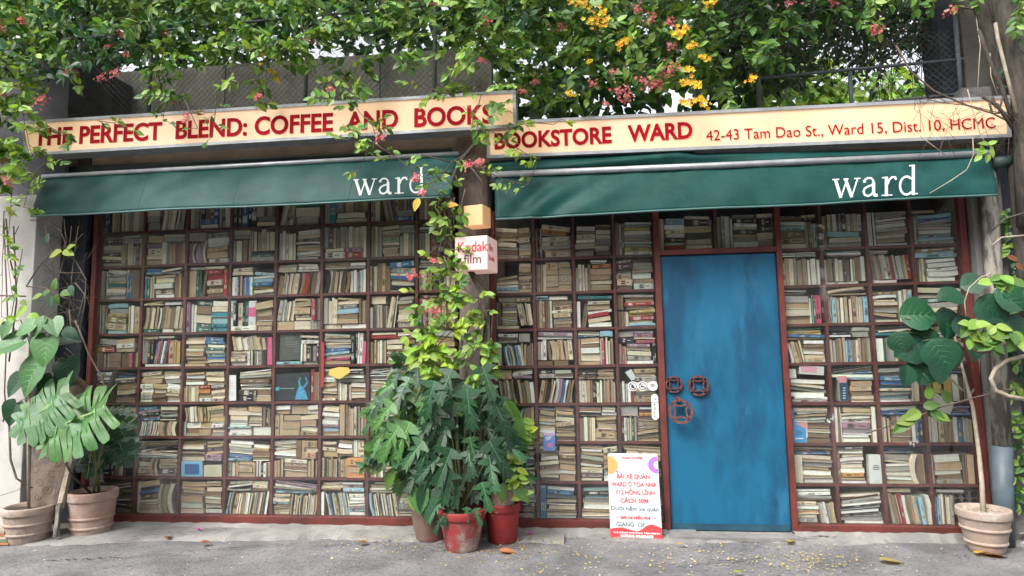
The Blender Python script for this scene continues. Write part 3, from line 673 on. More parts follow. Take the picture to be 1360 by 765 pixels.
def fit_text(body, parent, m, P0, P1, height, Y=None, bold=0, ext=.0015, name='lettering', nrmoff=.003, spacing=1.0, wspace=1.0):
    """lettering whose base line runs from P0 to P1 (world points)"""
    P0 = Vector(P0); P1 = Vector(P1); x = (P1-P0).normalized(); z = Vector((0, -1, 0)).cross(x); z = x.cross(Vector((0,1,0)))*-1 if z.z < 0 else z
    if z.z < 0: z = -z
    o = text(body, parent, m, P0+Vector((0,-nrmoff,0)), x, z, height/.73, bold, 1, ext, name, spacing, wspace)
    V = [Vector(v.co) for v in o.data.vertices]; xs_ = [v.dot(x) for v in V]; a, b = min(xs_), max(xs_); k = (P1-P0).length/(b-a)
    for v in o.data.vertices:
        u = Vector(v.co); c = u.dot(x); v.co = u+x*((c-a)*k-c)
    return o
t = thing('sticker', 'tall white rounded PULL sticker beside the blue door frame', 'sticker', W(869.5, 553, -.013))
c = W(870, 540, -.0155); mb = MB(); hw, hh = .026, .07
pts = [(c.x+hw*math.cos(a), -.0145, c.z+hh+hw*math.sin(a)) for a in [PI*k/10 for k in range(11)]]+[(c.x+hw*math.cos(a), -.0145, c.z-hh+hw*math.sin(a)) for a in [PI+PI*k/10 for k in range(11)]]
mb.poly(pts, .001, (0,.0012,0), 0, WHT); mb.build('label', MT['paper'], t)
mb = MB(); mb.box((c.x-hw,-.0162,c.z+.034), (c.x+hw,-.015,c.z+.037), 0, BLK)
mb.beam((c.x-.01,-.016,c.z+.07), (c.x+.006,-.016,c.z+.05), .003, .001, 0, BLK, up=(0,1,0)); mb.beam((c.x+.006,-.016,c.z+.05), (c.x+.006,-.016,c.z+.064), .003, .001, 0, BLK, up=(0,1,0)); mb.build('symbol', MT['paper'], t)
MT['ink'] = mat('black_ink', (.03,.03,.03), rough=.6)
for k, ch in enumerate('PULL'): text(ch, t, MT['ink'], (c.x-.009, -.0162, c.z+.008-k*.027), (1,0,0), (0,0,1), .025, .0006, ext=.0005)

# ------------------------------------------------------------------ door
dx0, dx1 = W(878, 500, .02).x, W(1044, 500, .02).x
DZ0, DZ1 = .035, W(955, 337.5, .01).z
dr = thing('door', 'worn blue metal door with iron coin-shaped rings between the windows', 'door', ((dx0+dx1)/2, .02, DZ0))
XA, XB = wx(XM[4])+.034, wx(XR[0])-.032
mb = MB(); mb.box((XA, -.005, DZ0), (XB, .035, DZ1)); mb.build('door_panel', MT['blue'], dr, bevel=.004)
mb = MB(); mb.box((XA+.01, -.012, DZ0+.004), (XB-.01, -.0055, DZ0+.05)); mb.build('kick_strip', mat('dark_blue_steel', (.012,.05,.085), (.02,.08,.12), scale=8, rough=.5), dr)
mb = MB(); a_ = W(887, 699, -.02); mb.box((a_.x, -.05, .03), (a_.x+.2, -.013, .042)); mb.build('door_stop', MT['alu'], dr)
MT['rustl'] = mat('rusty_ring_iron', (.15,.035,.025), (.05,.025,.02), scale=30, rough=.65, bump=.4, bscale=120, dirt=(.3,.2,.14), dscale=40, dfac=(.55,.7))
def coin(px, py, R, Y, name='ring', m='rust', th=.014, w=.2, slant=0):
    c = W(px, py, Y); mb = MB(); n = 40
    def rot(x, z): return Vector((c.x+x, Y+slant*z, c.z+z))
    def strip(pa, pb):
        k = len(pa)
        vs = []
        for p, q in zip(pa, pb): vs += [rot(*p), rot(*q), rot(*q)+Vector((0,th,0)), rot(*p)+Vector((0,th,0))]
        mb.add(vs, [(4*i+j, 4*i+(j+1) % 4, 4*i+4+(j+1) % 4, 4*i+4+j) for i in range(k-1) for j in range(4)])
    A = [2*PI*i/n for i in range(n+1)]
    strip([(R*math.cos(a), R*math.sin(a)) for a in A], [(R*(1-w)*math.cos(a), R*(1-w)*math.sin(a)) for a in A])
    for q in range(4):
        # inward bowed arc between ring points at 45 degrees
        a0 = PI/4+q*PI/2; a1 = a0+PI/2; mid = (a0+a1)/2; cc = (1.45*R*math.cos(mid), 1.45*R*math.sin(mid)); rr = R*1.06
        pa, pb = [], []
        for i in range(13):
            b = mid+PI+(i/12-.5)*1.46
            pa.append((cc[0]+rr*math.cos(b), cc[1]+rr*math.sin(b))); pb.append((cc[0]+rr*(1-w*.55)*math.cos(b), cc[1]+rr*(1-w*.55)*math.sin(b)))
        strip(pa, pb)
    mb.build(name, MT[m], dr)
    return c
coin(895, 510, .0635, -.03); coin(928, 512, .077, -.03)
c = coin(904, 546, .09, -.085, 'ring_handle', 'rust', .016, .2, .22)
mb = MB(); mb.tube([(c.x-.01, -.005, c.z+.085), (c.x-.01, -.08, c.z+.085)], [.022, .016], 12); mb.build('handle_mount', MT['rustl'], dr)
mb = MB(); mb.box((wx(XM[4])+.031, -.033, wz(.1455)-.012), (wx(XR[0])-.03, .05, wz(.1455)-.001)); 
# ------------------------------------------------------------------ light-box signs
MT['litpanel'] = mat('backlit_acrylic', (.6,.4,.235), (.64,.48,.34), scale=1.6, rough=.35, emit=(1,.62,.34), estr=.16)  # base colour patches stand in for uneven glow from the inner lamps
def sign(label, TL, BL, TR, BR, Y, thick=.13):
    a, b = W(*BL, Y), W(*BR, Y); c, d = W(*TL, Y), W(*TR, Y)
    t = thing('shop_sign', label, 'sign', (a.x, Y, a.z), 'long backlit signs above the awnings')
    def rim(p, q, w_, h_):
        return (p, q)
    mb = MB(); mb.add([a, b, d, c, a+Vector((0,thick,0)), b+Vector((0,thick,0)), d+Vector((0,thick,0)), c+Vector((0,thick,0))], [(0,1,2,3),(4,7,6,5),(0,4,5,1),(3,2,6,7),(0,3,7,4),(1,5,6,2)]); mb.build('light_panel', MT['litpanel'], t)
    for (p, q) in ((a, b), (c, d), (a, c), (b, d)):
        mb = MB(); dd = (q-p).normalized(); e = .012 if abs(dd.x) > .5 else -.0125
        o_ = Vector((0, thick/2-.006, 0)); mb.beam(p-dd*e+o_, q+dd*e+o_, (thick+.012) if abs(dd.x) > .5 else thick+.006, .024, 0, up=(0,0,1) if abs(dd.x) > .5 else (1,0,0)); mb.build('frame', MT['alu'], t)
    return t
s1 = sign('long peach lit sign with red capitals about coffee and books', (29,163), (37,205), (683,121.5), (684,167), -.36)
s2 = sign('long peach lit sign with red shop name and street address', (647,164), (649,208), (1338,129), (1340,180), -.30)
YL, YR = -.362, -.302
fit_text('THE PERFECT  BLEND: COFFEE  AND  BOOKS', s1, MT['letterred'], W(45,193,YL), W(655,162.5,YL), .148, bold=.0055, ext=.002, wspace=1.1)
fit_text('BOOKSTORE   WARD', s2, MT['letterred'], W(657,197.5,YR), W(920,182.5,YR), .125, bold=.0055, ext=.002)
fit_text('42-43 Tam Dao St., Ward 15, Dist. 10, HCMC', s2, MT['letterred'], W(938,186.5,YR), W(1322,169.5,YR), .083, bold=-.0005, ext=.002)

# ------------------------------------------------------------------ awnings
def awning(label, TL, BL, TR, BR, Yt, Yb, seed, creases):
    a, b = W(*TL, Yt), W(*TR, Yt); c, d = W(*BL, Yb), W(*BR, Yb); r = random.Random(seed)
    t = thing('awning', label, 'awning', ((a.x+b.x)/2, Yt, a.z), 'green fabric awnings over the windows')
    nx_, nz_ = 110, 12; mb = MB()
    def pt(u, v):
        p = a.lerp(b, u).lerp(c.lerp(d, u), v)
        off = 0
        for (cu, cv, wu, ang, amp) in creases:
            q = (u-cu)*math.cos(ang)*3+(v-cv)*math.sin(ang)*.35
            e = math.exp(-(((u-cu)/wu)**2)-((v-cv)/.6)**2)
            off += amp*e*math.sin(q*34)
        off += .004*math.sin(u*21+seed)*v+.003*math.sin(u*47+v*5)+.012*math.sin(v*PI)
        sag = -.004*math.sin(u*PI*4)*v
        return p+Vector((0, -off, sag))
    for i in range(nx_+1):
        for j in range(nz_+1): mb.v.append(tuple(pt(i/nx_, j/nz_)))
    for i in range(nx_):
        for j in range(nz_):
            q = i*(nz_+1)+j; mb.f.append((q, q+1, q+nz_+2, q+nz_+1)); mb.m.append(0); mb.c.append(None)
    fo = mb.build('fabric', MT['awning'], t, smooth=True); s_ = fo.modifiers.new('thick', 'SOLIDIFY'); s_.thickness = .004; s_.offset = 1
    for u in (.27, .5, .77):
        mb = MB(); P = [pt(u, j/10)+Vector((0,-.002,0)) for j in range(11)]
        mb.tube(P, .0035, 5); mb.build('seam', MT['awning'], t, smooth=True)
    mb = MB(); mb.tube([pt(i/40, 1)+Vector((0,.0,.004)) for i in range(41)], .008, 6); mb.build('hem_bar', mat('green_hem', (.06,.13,.12), rough=.5), t, smooth=True)
    return t, a, b, c, d, pt
CR1 = [(.06,.5,.07,1.2,.008), (.12,.4,.05,.8,.006), (.3,.6,.1,1.2,.003)]
a1, a, b, c, d, pt1 = awning('long dark green fabric awning under the coffee and books sign', (60,236), (41,287), (610,206), (598,262), -.26, -.42, 1, CR1)
mb = MB(); mb.tube([a+Vector((-.02,-.005,.012)), b+Vector((0,-.005,.012))], .019, 10); mb.build('front_bar', MT['alu'], a1, smooth=True)
CR2 = [(.09,.6,.08,.7,.016), (.14,.35,.06,.9,.010), (.2,.6,.08,1,.006), (.97,.6,.03,1.1,.006)]
a2, a, b, c, d, pt2 = awning('long dark green fabric awning with folded top under the address sign', (657,235), (658,291), (1314,207), (1325,259), -.30, -.40, 4, CR2)
mb = MB(); mb.tube([a+Vector((-.02,-.01,.018)), a.lerp(b,.5)+Vector((0,-.01,.014)), b+Vector((0,-.01,.016))], .024, 10); mb.build('front_bar', MT['alu'], a2, smooth=True)
# fabric folded over above the bar
mb = MB(); nx_ = 80; top = [(649,214,),(900,196),(925,203),(1330,196)]
def topy(x):
    for (xa, ya), (xb, yb) in zip(top, top[1:]):
        if x <= xb: return ya+(yb-ya)*(x-xa)/(xb-xa)
    return top[-1][1]
rows = 6
for i in range(nx_+1):
    u = i/nx_; px = 650+u*670; yb = 233-u*27; yt = min(topy(px), yb-4)
    for j in range(rows+1):
        v = j/rows; p = W(px, yt+(yb-yt)*v, -.26-.05*math.sin(v*PI)-.012*math.sin(v*9+u*14)); mb.v.append(tuple(p))
for i in range(nx_):
    for j in range(rows):
        q = i*(rows+1)+j; mb.f.append((q, q+1, q+rows+2, q+rows+1)); mb.m.append(0); mb.c.append(None)
fo = mb.build('folded_fabric', MT['awning'], a2, smooth=True); s_ = fo.modifiers.new('thick', 'SOLIDIFY'); s_.thickness = .004
for t_, (xa, ya), (xb, yb), Y in ((a1, (55,228), (600,203), -.12), (a2, (655,222), (1335,213), -.12)):
    mb = MB(); mb.tube([W(xa, ya, Y), W(xb, yb, Y)], .04, 12); mb.build('roller', mat('dark_green_roller', (.01,.03,.03), rough=.5), t_, smooth=True)
mb = MB(); mb.tube([W(1316, 216, -.2), W(1346, 213, -.2)], .042, 14); mb.build('roller_end', mat('green_grey_metal', (.06,.09,.085), rough=.5), a2, smooth=True)
for t_, p, q in ((a1, W(75,240,-.1), W(60,270,-.36)), (a1, W(585,215,-.1), W(585,258,-.38)), (a2, W(675,240,-.1), W(672,280,-.36)), (a2, W(1305,215,-.1), W(1312,255,-.36))):
    mb = MB(); mb.beam(p, q, .03, .02, up=(1,0,0)); mb.build('folding_arm', MT['post'], t_)
# serif word printed on each awning
def serif_word(parent, px0, px1, pyb, ptf, Ytab):
    """px0..px1 width, pyb(px) base line, drawn from strokes laid on the fabric"""
    g_ = []     # strokes in em units: x, y ; x height 1.0, ascender 1.5
    def S(pts, w): g_.append((pts, w))
    def arcp(cx, cy, rx, ry, a0, a1, n=14): return [(cx+rx*math.cos(math.radians(a0+(a1-a0)*i/n)), cy+ry*math.sin(math.radians(a0+(a1-a0)*i/n))) for i in range(n+1)]
    # w
    S([(.08,.97),(.36,.03)], .15); S([(.36,.03),(.66,.93)], .07); S([(.60,.93),(.90,.03)], .15); S([(.90,.03),(1.20,.97)], .07)
    S([(-.05,.97),(.25,.97)], .055); S([(1.05,.97),(1.32,.97)], .055); S([(.5,.97),(.72,.97)], .055)
    # a
    o = 1.42
    S([(o+.10,.80),(o+.16,.90),(o+.30,.97),(o+.46,.95),(o+.56,.84),(o+.58,.7)], .09); S([(o+.58,.72),(o+.58,.18),(o+.64,.05),(o+.76,.05)], .15)
    S([(o+.58,.60),(o+.34,.55),(o+.14,.44),(o+.07,.27),(o+.14,.09),(o+.30,.03),(o+.46,.10),(o+.57,.25)], .095); S([(o+.07,.8),(o+.17,.8)], .12)
    # r
    o = 2.42
    S([(o+.22,.0),(o+.22,.97)], .15); S([(o+.0,.03),(o+.50,.03)], .055); S([(o+.02,.94),(o+.22,.96)], .06); S([(o+.28,.62),(o+.36,.82),(o+.50,.95),(o+.66,.94),(o+.70,.82)], .10)
    # d
    o = 3.25
    S(arcp(o+.40,.48,.33,.47,50,310), .105); S([(o+.74,.0),(o+.74,1.52)], .15); S([(o+.55,1.50),(o+.74,1.52)], .06); S([(o+.74,.04),(o+.94,.04)], .06); S([(o+.52,.88),(o+.72,.78)], .06); S([(o+.50,.06),(o+.72,.18)], .06)
    mb = MB(); W_ = 4.25; s = (px1-px0)/W_
    k = 0
    for pts, w in g_:
        k += 1
        fine = [pts[0]]
        for (xa, ya), (xb, yb) in zip(pts, pts[1:]):
            kk = max(1, int(math.hypot(xb-xa, yb-ya)/.12+.99)); fine += [(xa+(xb-xa)*q/kk, ya+(yb-ya)*q/kk) for q in range(1, kk+1)]
        for i, ((xa, ya), (xb, yb)) in enumerate(zip(fine, fine[1:])):
            dx_, dy_ = xb-xa, yb-ya; l = math.hypot(dx_, dy_); ux, uy = dx_/l, dy_/l
            ext = 0.02; xa_, ya_, xb_, yb_ = xa-ux*ext, ya-uy*ext, xb+ux*ext, yb+uy*ext
            hv = w/2; q = [(xa_-uy*hv, ya_+ux*hv), (xb_-uy*hv, yb_+ux*hv), (xb_+uy*hv, yb_-ux*hv), (xa_+uy*hv, ya_-ux*hv)]
            P = []
            for (x, y) in q:
                px = px0+x*s; py = pyb(px)-y*s*.97
                P.append(ptf(px, py)+Vector((0, -.0045-.0003*k-.00005*i, 0)))
            mb.add(P+[p+Vector((0,.0025,0)) for p in P], [(0,1,2,3),(7,6,5,4),(0,4,5,1),(1,5,6,2),(2,6,7,3),(3,7,4,0)])
    return mb.build('lettering', MT['letterwhite'], parent)
def on_awning(pt, Y0=-.6):
    # nearest fabric grid point under a photo place: solve by two-parameter search
    cache = [(u/200, v/24, *proj(pt(u/200, v/24))[:2]) for u in range(201) for v in range(25)]
    A = np.array(cache)
    def f(px, py):
        i = np.argmin((A[:, 2]-px)**2+(A[:, 3]-py)**2); u, v = A[i, 0], A[i, 1]
        for _ in range(4):
            x0, y0, _w = proj(pt(u, v)); e = 1e-3; xu, yu, _w = proj(pt(u+e, v)); xv, yv, _w = proj(pt(u, v+e))
            J = np.array([[(xu-x0)/e, (xv-x0)/e], [(yu-y0)/e, (yv-y0)/e]]); du = np.linalg.solve(J, np.array([px-x0, py-y0])); u += du[0]; v += du[1]
        return pt(u, v)
    return f
serif_word(a1, 471, 566, lambda x: 259.5-(x-471)*.045, on_awning(pt1), None)
serif_word(a2, 1107, 1219, lambda x: 263-(x-1107)*.045, on_awning(pt2), None)

# ------------------------------------------------------------------ lit cubes on the pillar
MT['cubeo'] = mat('lit_orange_acrylic', (.6,.38,.2), rough=.4, emit=(1,.55,.25), estr=.14)
MT['cubew'] = mat('lit_white_acrylic', (.62,.45,.42), rough=.5, emit=(1,.62,.55), estr=.12)
def cube_lamp(label, cpx, cpy, size, Y, rot, m, txt=None):
    c = W(cpx, cpy, Y); t = thing('cube_lamp', label, 'lamp', (c.x, Y, c.z-size/2), 'square lit boxes hanging on the pillar')
    M = Matrix.Translation(c) @ Matrix.Rotation(rot, 4, 'Z'); h = size/2
    mb = MB(); mb.box((-h,-h,-h), (h,h,h), M=M); mb.build('lamp_box', m, t, bevel=.004)
    mb = MB(); mb.beam(c+Vector((0,.0,0)), (c.x, -.08, c.z), .03, .03); mb.build('bracket', MT['post'], t)
    if txt:
        xd = M.to_3x3() @ Vector((1,0,0)); P = M @ Vector((-h*.86,-h-.001,.012)); 
        z = Vector((0,0,1)); o_ = text('Kodak', t, mat('red_print', (.55,.03,.05), rough=.5), P, xd, z, .105, .0015, .85, .0008)
        text('film', t, mat('dark_print', (.12,.06,.06), rough=.5), M @ Vector((-h*.46,-h-.001,-.075)), xd, z, .095, .001, 1.0, .0008)
        yd = M.to_3x3() @ Vector((0,1,0)); text('film', t, bpy.data.materials['red_print'], M @ Vector((h+.001,-h*.75,.02)), yd, z, .075, 0, 1, .0008); text('Kodak', t, bpy.data.materials['red_print'], M @ Vector((h+.001,-h*.8,-.05)), yd, z, .055, 0, 1, .0008)
    return t
cube_lamp('small plain orange lit box above the printed white box', 634, 288, .155, -.27, math.radians(-15), MT['cubeo'])
cube_lamp('larger white lit box with red and black film print', 633, 339, .25, -.32, math.radians(-9), MT['cubew'], True)

# ------------------------------------------------------------------ notice board leaning on the window
nb = thing('notice_board', 'white parking notice board with red and handwritten lines leaning on glass', 'sign', G(844, 717))
nb_bl, nb_br = G(811, 716), G(880, 718.5)
bd = (nb_br-nb_bl); bw = bd.length; bx = bd.normalized(); lean = .16
hgt = .60; bu = (Vector((0, .22, 1))).normalized(); bn = bx.cross(bu)
def NB(u, v, off=0): return nb_bl+bx*(u*bw)+bu*(v*hgt)+bn*off+Vector((0,0,.008))
def npoly(mb, P, off, col, th=.001):
    pts = [NB(u, v, off) for u, v in P]; mb.poly(pts, th, -bn*th, 0, col)
# bn should face the camera
if bn.y > 0: bn = -bn
mb = MB(); cr = .06
def rc(cx, cy_, a0, rx=.05, ry=.034): return [(cx+rx*math.cos(math.radians(a0+k*15)), cy_+ry*math.sin(math.radians(a0+k*15))) for k in range(7)]
outl = rc(.95,.966,0)+rc(.05,.966,90)+rc(.05,.034,180)+rc(.95,.034,270)
npoly(mb, outl, 0, (.62,.62,.63), .008); mb.build('board', MT['paper'], nb)
def wave(u):
    K = [(0,.11),(.12,.125),(.25,.13),(.4,.105),(.52,.09),(.62,.115),(.7,.155),(.8,.175),(.9,.16),(1,.135)]
    for (a, p), (b, q) in zip(K, K[1:]):
        if u <= b: return p+(q-p)*(u-a)/(b-a)
    return .135
for pts, col, nm in (([(.0,.035)]+rc(.05,.034,180)[1:]+rc(.95,.034,270)[:-1]+[(1,.035)]+[(1-k/20, wave(1-k/20)) for k in range(21)], (.62,.04,.045), 'red_wave'),
                 ([(.0,.76)]+[(.0+.2*math.cos(a)-.0, .855+.115*math.sin(a)) for a in [-PI/2+.2+k*(PI-.3)/12 for k in range(13)]]+[(.05,.99),(.0,.96)], (.72,.3,.1), 'orange_disc')):
    mb = MB(); npoly(mb, pts, .0015, col); mb.build(nm, MT['paper'], nb)
mb = MB(); cu_, cv_ = 1.0, .865
for i in range(12):
    a, b_ = PI*.52+i*PI*.96/12, PI*.52+(i+1)*PI*.96/12
    npoly(mb, [(cu_+.2*math.cos(a), cv_+.105*math.sin(a)), (cu_+.2*math.cos(b_), cv_+.105*math.sin(b_)), (cu_+.09*math.cos(b_), cv_+.05*math.sin(b_)), (cu_+.09*math.cos(a), cv_+.05*math.sin(a))], .0015, (.33,.13,.47))
mb.build('purple_ring', MT['paper'], nb)
mb = MB()
for (u, v, col) in ((.18,.78,(.2,.25,.6)), (.80,.87,(.3,.3,.65))):
    npoly(mb, [(u-.03,v),(u,v-.022),(u+.03,v),(u,v+.022)], .003, col)
for u in (.14, .88):
    npoly(mb, [(u-.03,.242),(u-.006,.246),(u,.263),(u+.006,.246),(u+.03,.242),(u+.006,.238),(u,.221),(u-.006,.238)], .002, (.6,.1,.12))
mb.build('stars', MT['paper'], nb)
MT['nred'] = mat('red_notice_print', (.6,.07,.09), rough=.6); MT['npen'] = mat('grey_marker', (.12,.18,.2), rough=.6); MT['nwht'] = mat('white_notice_print', (.8,.78,.78), rough=.6)
def nline(s_, u0, u1, v, h, m, bold=.0, name='printed_line'):
    P0, P1 = NB(u0, v, .002), NB(u1, v, .002); cu = bpy.data.curves.new('t', 'FONT'); cu.body = s_; cu.size = h*hgt/.73; cu.offset = bold; cu.extrude = .0006; cu.resolution_u = 3
    ob = bpy.data.objects.new('t', cu); COL.objects.link(ob); dg = bpy.context.evaluated_depsgraph_get(); me = bpy.data.meshes.new_from_object(ob.evaluated_get(dg)); bpy.data.objects.remove(ob)
    a = min(v_.co.x for v_ in me.vertices); b = max(v_.co.x for v_ in me.vertices); k = (P1-P0).length/(b-a)
    for v_ in me.vertices:
        x, y, z = v_.co; v_.co = (P0+bx*((x-a)*k)+bu*y+bn*z)-Vector(nb.location)
    me.materials.clear(); me.materials.append(m); me.name = name; o = bpy.data.objects.new(name, me); link(o, nb)
nline('WARD COFFEE', .27, .70, .935, .022, MT['nred'], .0008)
nline('BÃI XE QUÁN', .17, .82, .70, .052, MT['nred'], .0013); nline('WARD Ở TÒA NHÀ', .05, .95, .605, .052, MT['nred'], .0013)
nline('Y12 HỒNG LĨNH', .12, .90, .51, .052, MT['nred'], .0013); nline('CÁCH 50M', .22, .77, .415, .052, MT['nred'], .0013)
nline('Dưới hầm xe quán', .03, .96, .325, .048, MT['npen'], .0008, 'handwriting'); nline('BÃI XE MIỄN PHÍ', .22, .80, .228, .03, MT['nred'], .0014)
nline('GIANG  OF', .12, .68, .142, .052, MT['npen'], .0012, 'handwriting')
nline('118 CÁCH PHƯỜNG TÂN ĐỊNH', .07, .96, .062, .017, MT['nwht'], .0004); nline('HOTLINE: 090.688.0678', .2, .83, .022, .026, MT['nwht'], .0012)
# ------------------------------------------------------------------ leaves
def frame(d, n):
    d = Vector(d).normalized(); n = Vector(n); n = n-d*n.dot(d)
    if n.length < 1e-4: n = d.orthogonal()
    n.normalize(); x = d.cross(n)
    return x, d, n
def leafmesh(name, kind, col, mat_, rv, droop=.12, fold=.18, seed=0):
    """a leaf of length 1 along +Y, face towards +Z; returns a mesh shared by its copies"""
    mb = MB(); r = random.Random(seed)
    def pos(u, t, W_=1):           # u across (-1..1 in width units), t along
        z = -droop*t*t*1.0+fold*abs(u)*.9-.02+.02*math.sin(t*9+seed)*abs(u)
        return (u, t, z)
    cv = tuple(min(1, c*1.9+.02) for c in col)
    if kind in ('oval', 'lance', 'heart', 'round'):
        if kind == 'oval': prof = [(0,.0),(.12,.17),(.32,.26),(.55,.25),(.78,.15),(1,0)]
        if kind == 'lance': prof = [(0,.0),(.15,.1),(.4,.16),(.65,.13),(.85,.06),(1,0)]
        if kind == 'heart': prof = [(-.16,.22),(-.08,.36),(.06,.45),(.25,.47),(.45,.42),(.65,.31),(.85,.14),(1,0)]
        if kind == 'round': prof = [(-.02,.0),(.04,.2),(.2,.4),(.42,.47),(.62,.42),(.82,.24),(1,.0)]
        for sd in (-1, 1):
            k = len(prof); vs = []
            for t, w in prof: vs += [pos(0, max(t, 0) if kind == 'heart' else t), pos(sd*w*.55, t), pos(sd*w*(1+.04*math.sin(t*21+seed+sd)), t)]
            fs = []
            for i in range(k-1):
                for j in (0, 1):
                    q = (i*3+j, i*3+j+1, i*3+j+4, i*3+j+3); fs.append(q if sd > 0 else q[::-1])
            mb.add(vs, fs, 0, col)
        if kind in ('heart', 'round'):      # raised midrib and side veins
            V = lambda a, b, w: mb.add([(a[0]-w, a[1], pos(*a)[2]+.006), (a[0]+w, a[1], pos(*a)[2]+.006), (b[0], b[1], pos(*b)[2]+.006)], [(0, 1, 2)], 0, cv)
            V((0, .0), (0, .95), .016)
            for sd in (-1, 1):
                for i in range(5):
                    t = .02+i*.16; V((0, t), (sd*(.40-.05*i), t+.17), .0001); mb.add([(0, t-.012, pos(0,t)[2]+.006), (0, t+.012, pos(0,t)[2]+.006), (sd*(.38-.055*i), t+.2, pos(.38, t+.2)[2]-.0)], [(0,1,2) if sd < 0 else (0,2,1)], 0, cv)
    elif kind == 'monstera':
        nl = 7; P_ = lambda u, t: (u, t, -.10*t*t-.32*u*u+.05*math.sin(t*11+u*9+seed))
        env = lambda t: .56*max(.0, math.sin(PI*min(1, max(0, (t+.2)/1.28))))**.62
        for sd in (-1, 1):
            for i in range(nl):
                t0, t1 = i/nl*.92, (i+1)/nl*.92; tm = (t0+t1)/2; w = env(tm*1.05-.02)*(1+r.uniform(-.05, .05)); hw = (t1-t0)/2
                co = -.20+tm*1.28+.06*math.sin(tm*3)             # where the lobe ends along the leaf
                S = []
                for f in (0, .3, .36, .6, .85, .97, 1.0):
                    c = tm+(co-tm)*f**1.25; h = hw*(1+.26*f)*(1.0 if f <= .3 else (.9 if f < .9 else (.72 if f < .98 else .4)))
                    S.append((P_(sd*w*f, c-h), P_(sd*w*f, c+h)))
                vs = [v for p in S for v in p]
                fs = [(2*k, 2*k+2, 2*k+3, 2*k+1) for k in range(len(S)-1)]
                mb.add(vs, [f if sd > 0 else f[::-1] for f in fs], 0, tuple(x*r.uniform(.9, 1.1) for x in col))
                vn = [(0, t0+.02, P_(0, t0)[2]+.006), (0, t0+.04, P_(0, t0)[2]+.006)]+[(sd*w*.5, tm+(co-tm)*.42-.002, P_(sd*w*.5, tm)[2]+.006), (sd*w*.88, tm+(co-tm)*.85, P_(sd*w*.88, co)[2]+.008)]
                mb.add(vn, [(0, 2, 1), (2, 3, 1)] if sd > 0 else [(0, 1, 2), (2, 1, 3)], 0, cv)
            vs = [P_(0, .92), P_(sd*.14, .95), P_(sd*.12, 1.03), P_(0, 1.12)]; mb.add(vs, [(0,1,2,3) if sd > 0 else (3,2,1,0)], 0, col)
        V = [(-.014, 0, .008), (.014, 0, .008), (.004, 1.05, P_(0,1.05)[2]+.008), (-.004, 1.05, P_(0,1.05)[2]+.008), (-.01, .5, P_(0,.5)[2]+.03), (.01, .5, P_(0,.5)[2]+.03)]
        mb.add(V, [(0,1,5,4), (4,5,2,3)], 0, (.25,.4,.1))
    elif kind in ('monstera', 'lobed'):
        nl = 8 if kind == 'monstera' else 5; Wm = .5 if kind == 'monstera' else .43; gapf = .8 if kind == 'monstera' else .56
        env = (lambda t: Wm*math.sin(PI*min(1, (t+.18)/1.2))**.6) if kind == 'monstera' else (lambda t: Wm*(1-.6*t)*(.75+.25*math.sin(t*8+1)))
        inner = .42 if kind == 'monstera' else .3
        for sd in (-1, 1):
            for i in range(nl):
                t0, t1 = i/nl*.93, (i+1)/nl*.93; tm = (t0+t1)/2; w = env(tm); fw = .10+.12*i/nl if kind == 'monstera' else .22
                back = -.20 if (i == 0) else 0
                A = [pos(0, t0), pos(0, t1), pos(sd*w*inner, t1+fw*inner), pos(sd*w*inner, t0+fw*inner+back*.3)]
                hw = (t1-t0)*gapf*.66; c1 = tm+fw*.7+back*.6; c2 = tm+fw*1.15+back
                B1 = [pos(sd*w*.72, c1-hw*.95), pos(sd*w*.72, c1+hw*.95)]
                tip = pos(sd*w*(1.0+.08*r.uniform(-1,1)), c2+hw*.3)
                tipa = pos(sd*w*.93, c2-hw*.5); vs = A+B1+[tip, tipa]
                fs = [(0,3,2,1), (3,4,5,2), (4,7,6,5)]
                mb.add(vs, [f if sd > 0 else f[::-1] for f in fs], 0, col)
                mb.add([(0, t0+.008, pos(0,t0)[2]+.008), (0, t0+.03, pos(0,t0)[2]+.008), pos(sd*w*.8, c1)[:2]+(pos(sd*w*.8, c1)[2]+.006,)], [(0,2,1) if sd > 0 else (0,1,2)], 0, cv)
            # tip
            w = env(.93)*.5; vs = [pos(0,.93), pos(sd*w, 1.0), pos(sd*w*.5, 1.08), pos(0, 1.12)]; mb.add(vs, [(0,1,2,3) if sd > 0 else (3,2,1,0)], 0, col)
        V = [(-.014, 0, .0), (.014, 0, .0), (.004, .98, pos(0,.98)[2]+.006), (-.004, .98, pos(0,.98)[2]+.006), (-.01, .5, pos(0,.5)[2]+.01), (.01, .5, pos(0,.5)[2]+.01)]
        mb.add(V, [(0,1,5,4), (4,5,2,3)], 0, tuple(min(1, c*2.2+.06) for c in col))
    me = bpy.data.meshes.new(name); me.from_pydata([tuple(v) for v in mb.v], [], mb.f)
    me.materials.append(mat_); at = me.color_attributes.new('Col', 'FLOAT_COLOR', 'CORNER'); arr = []
    for f, c in zip(mb.f, mb.c): arr += (list(c)+[1.0])*len(f)
    at.data.foreach_set('color', arr); me.polygons.foreach_set('use_smooth', [True]*len(me.polygons)); me.update()
    me['nv'] = len(mb.v)
    return (me, np.array(mb.v, dtype=float), mb.f, mb.c, mat_)
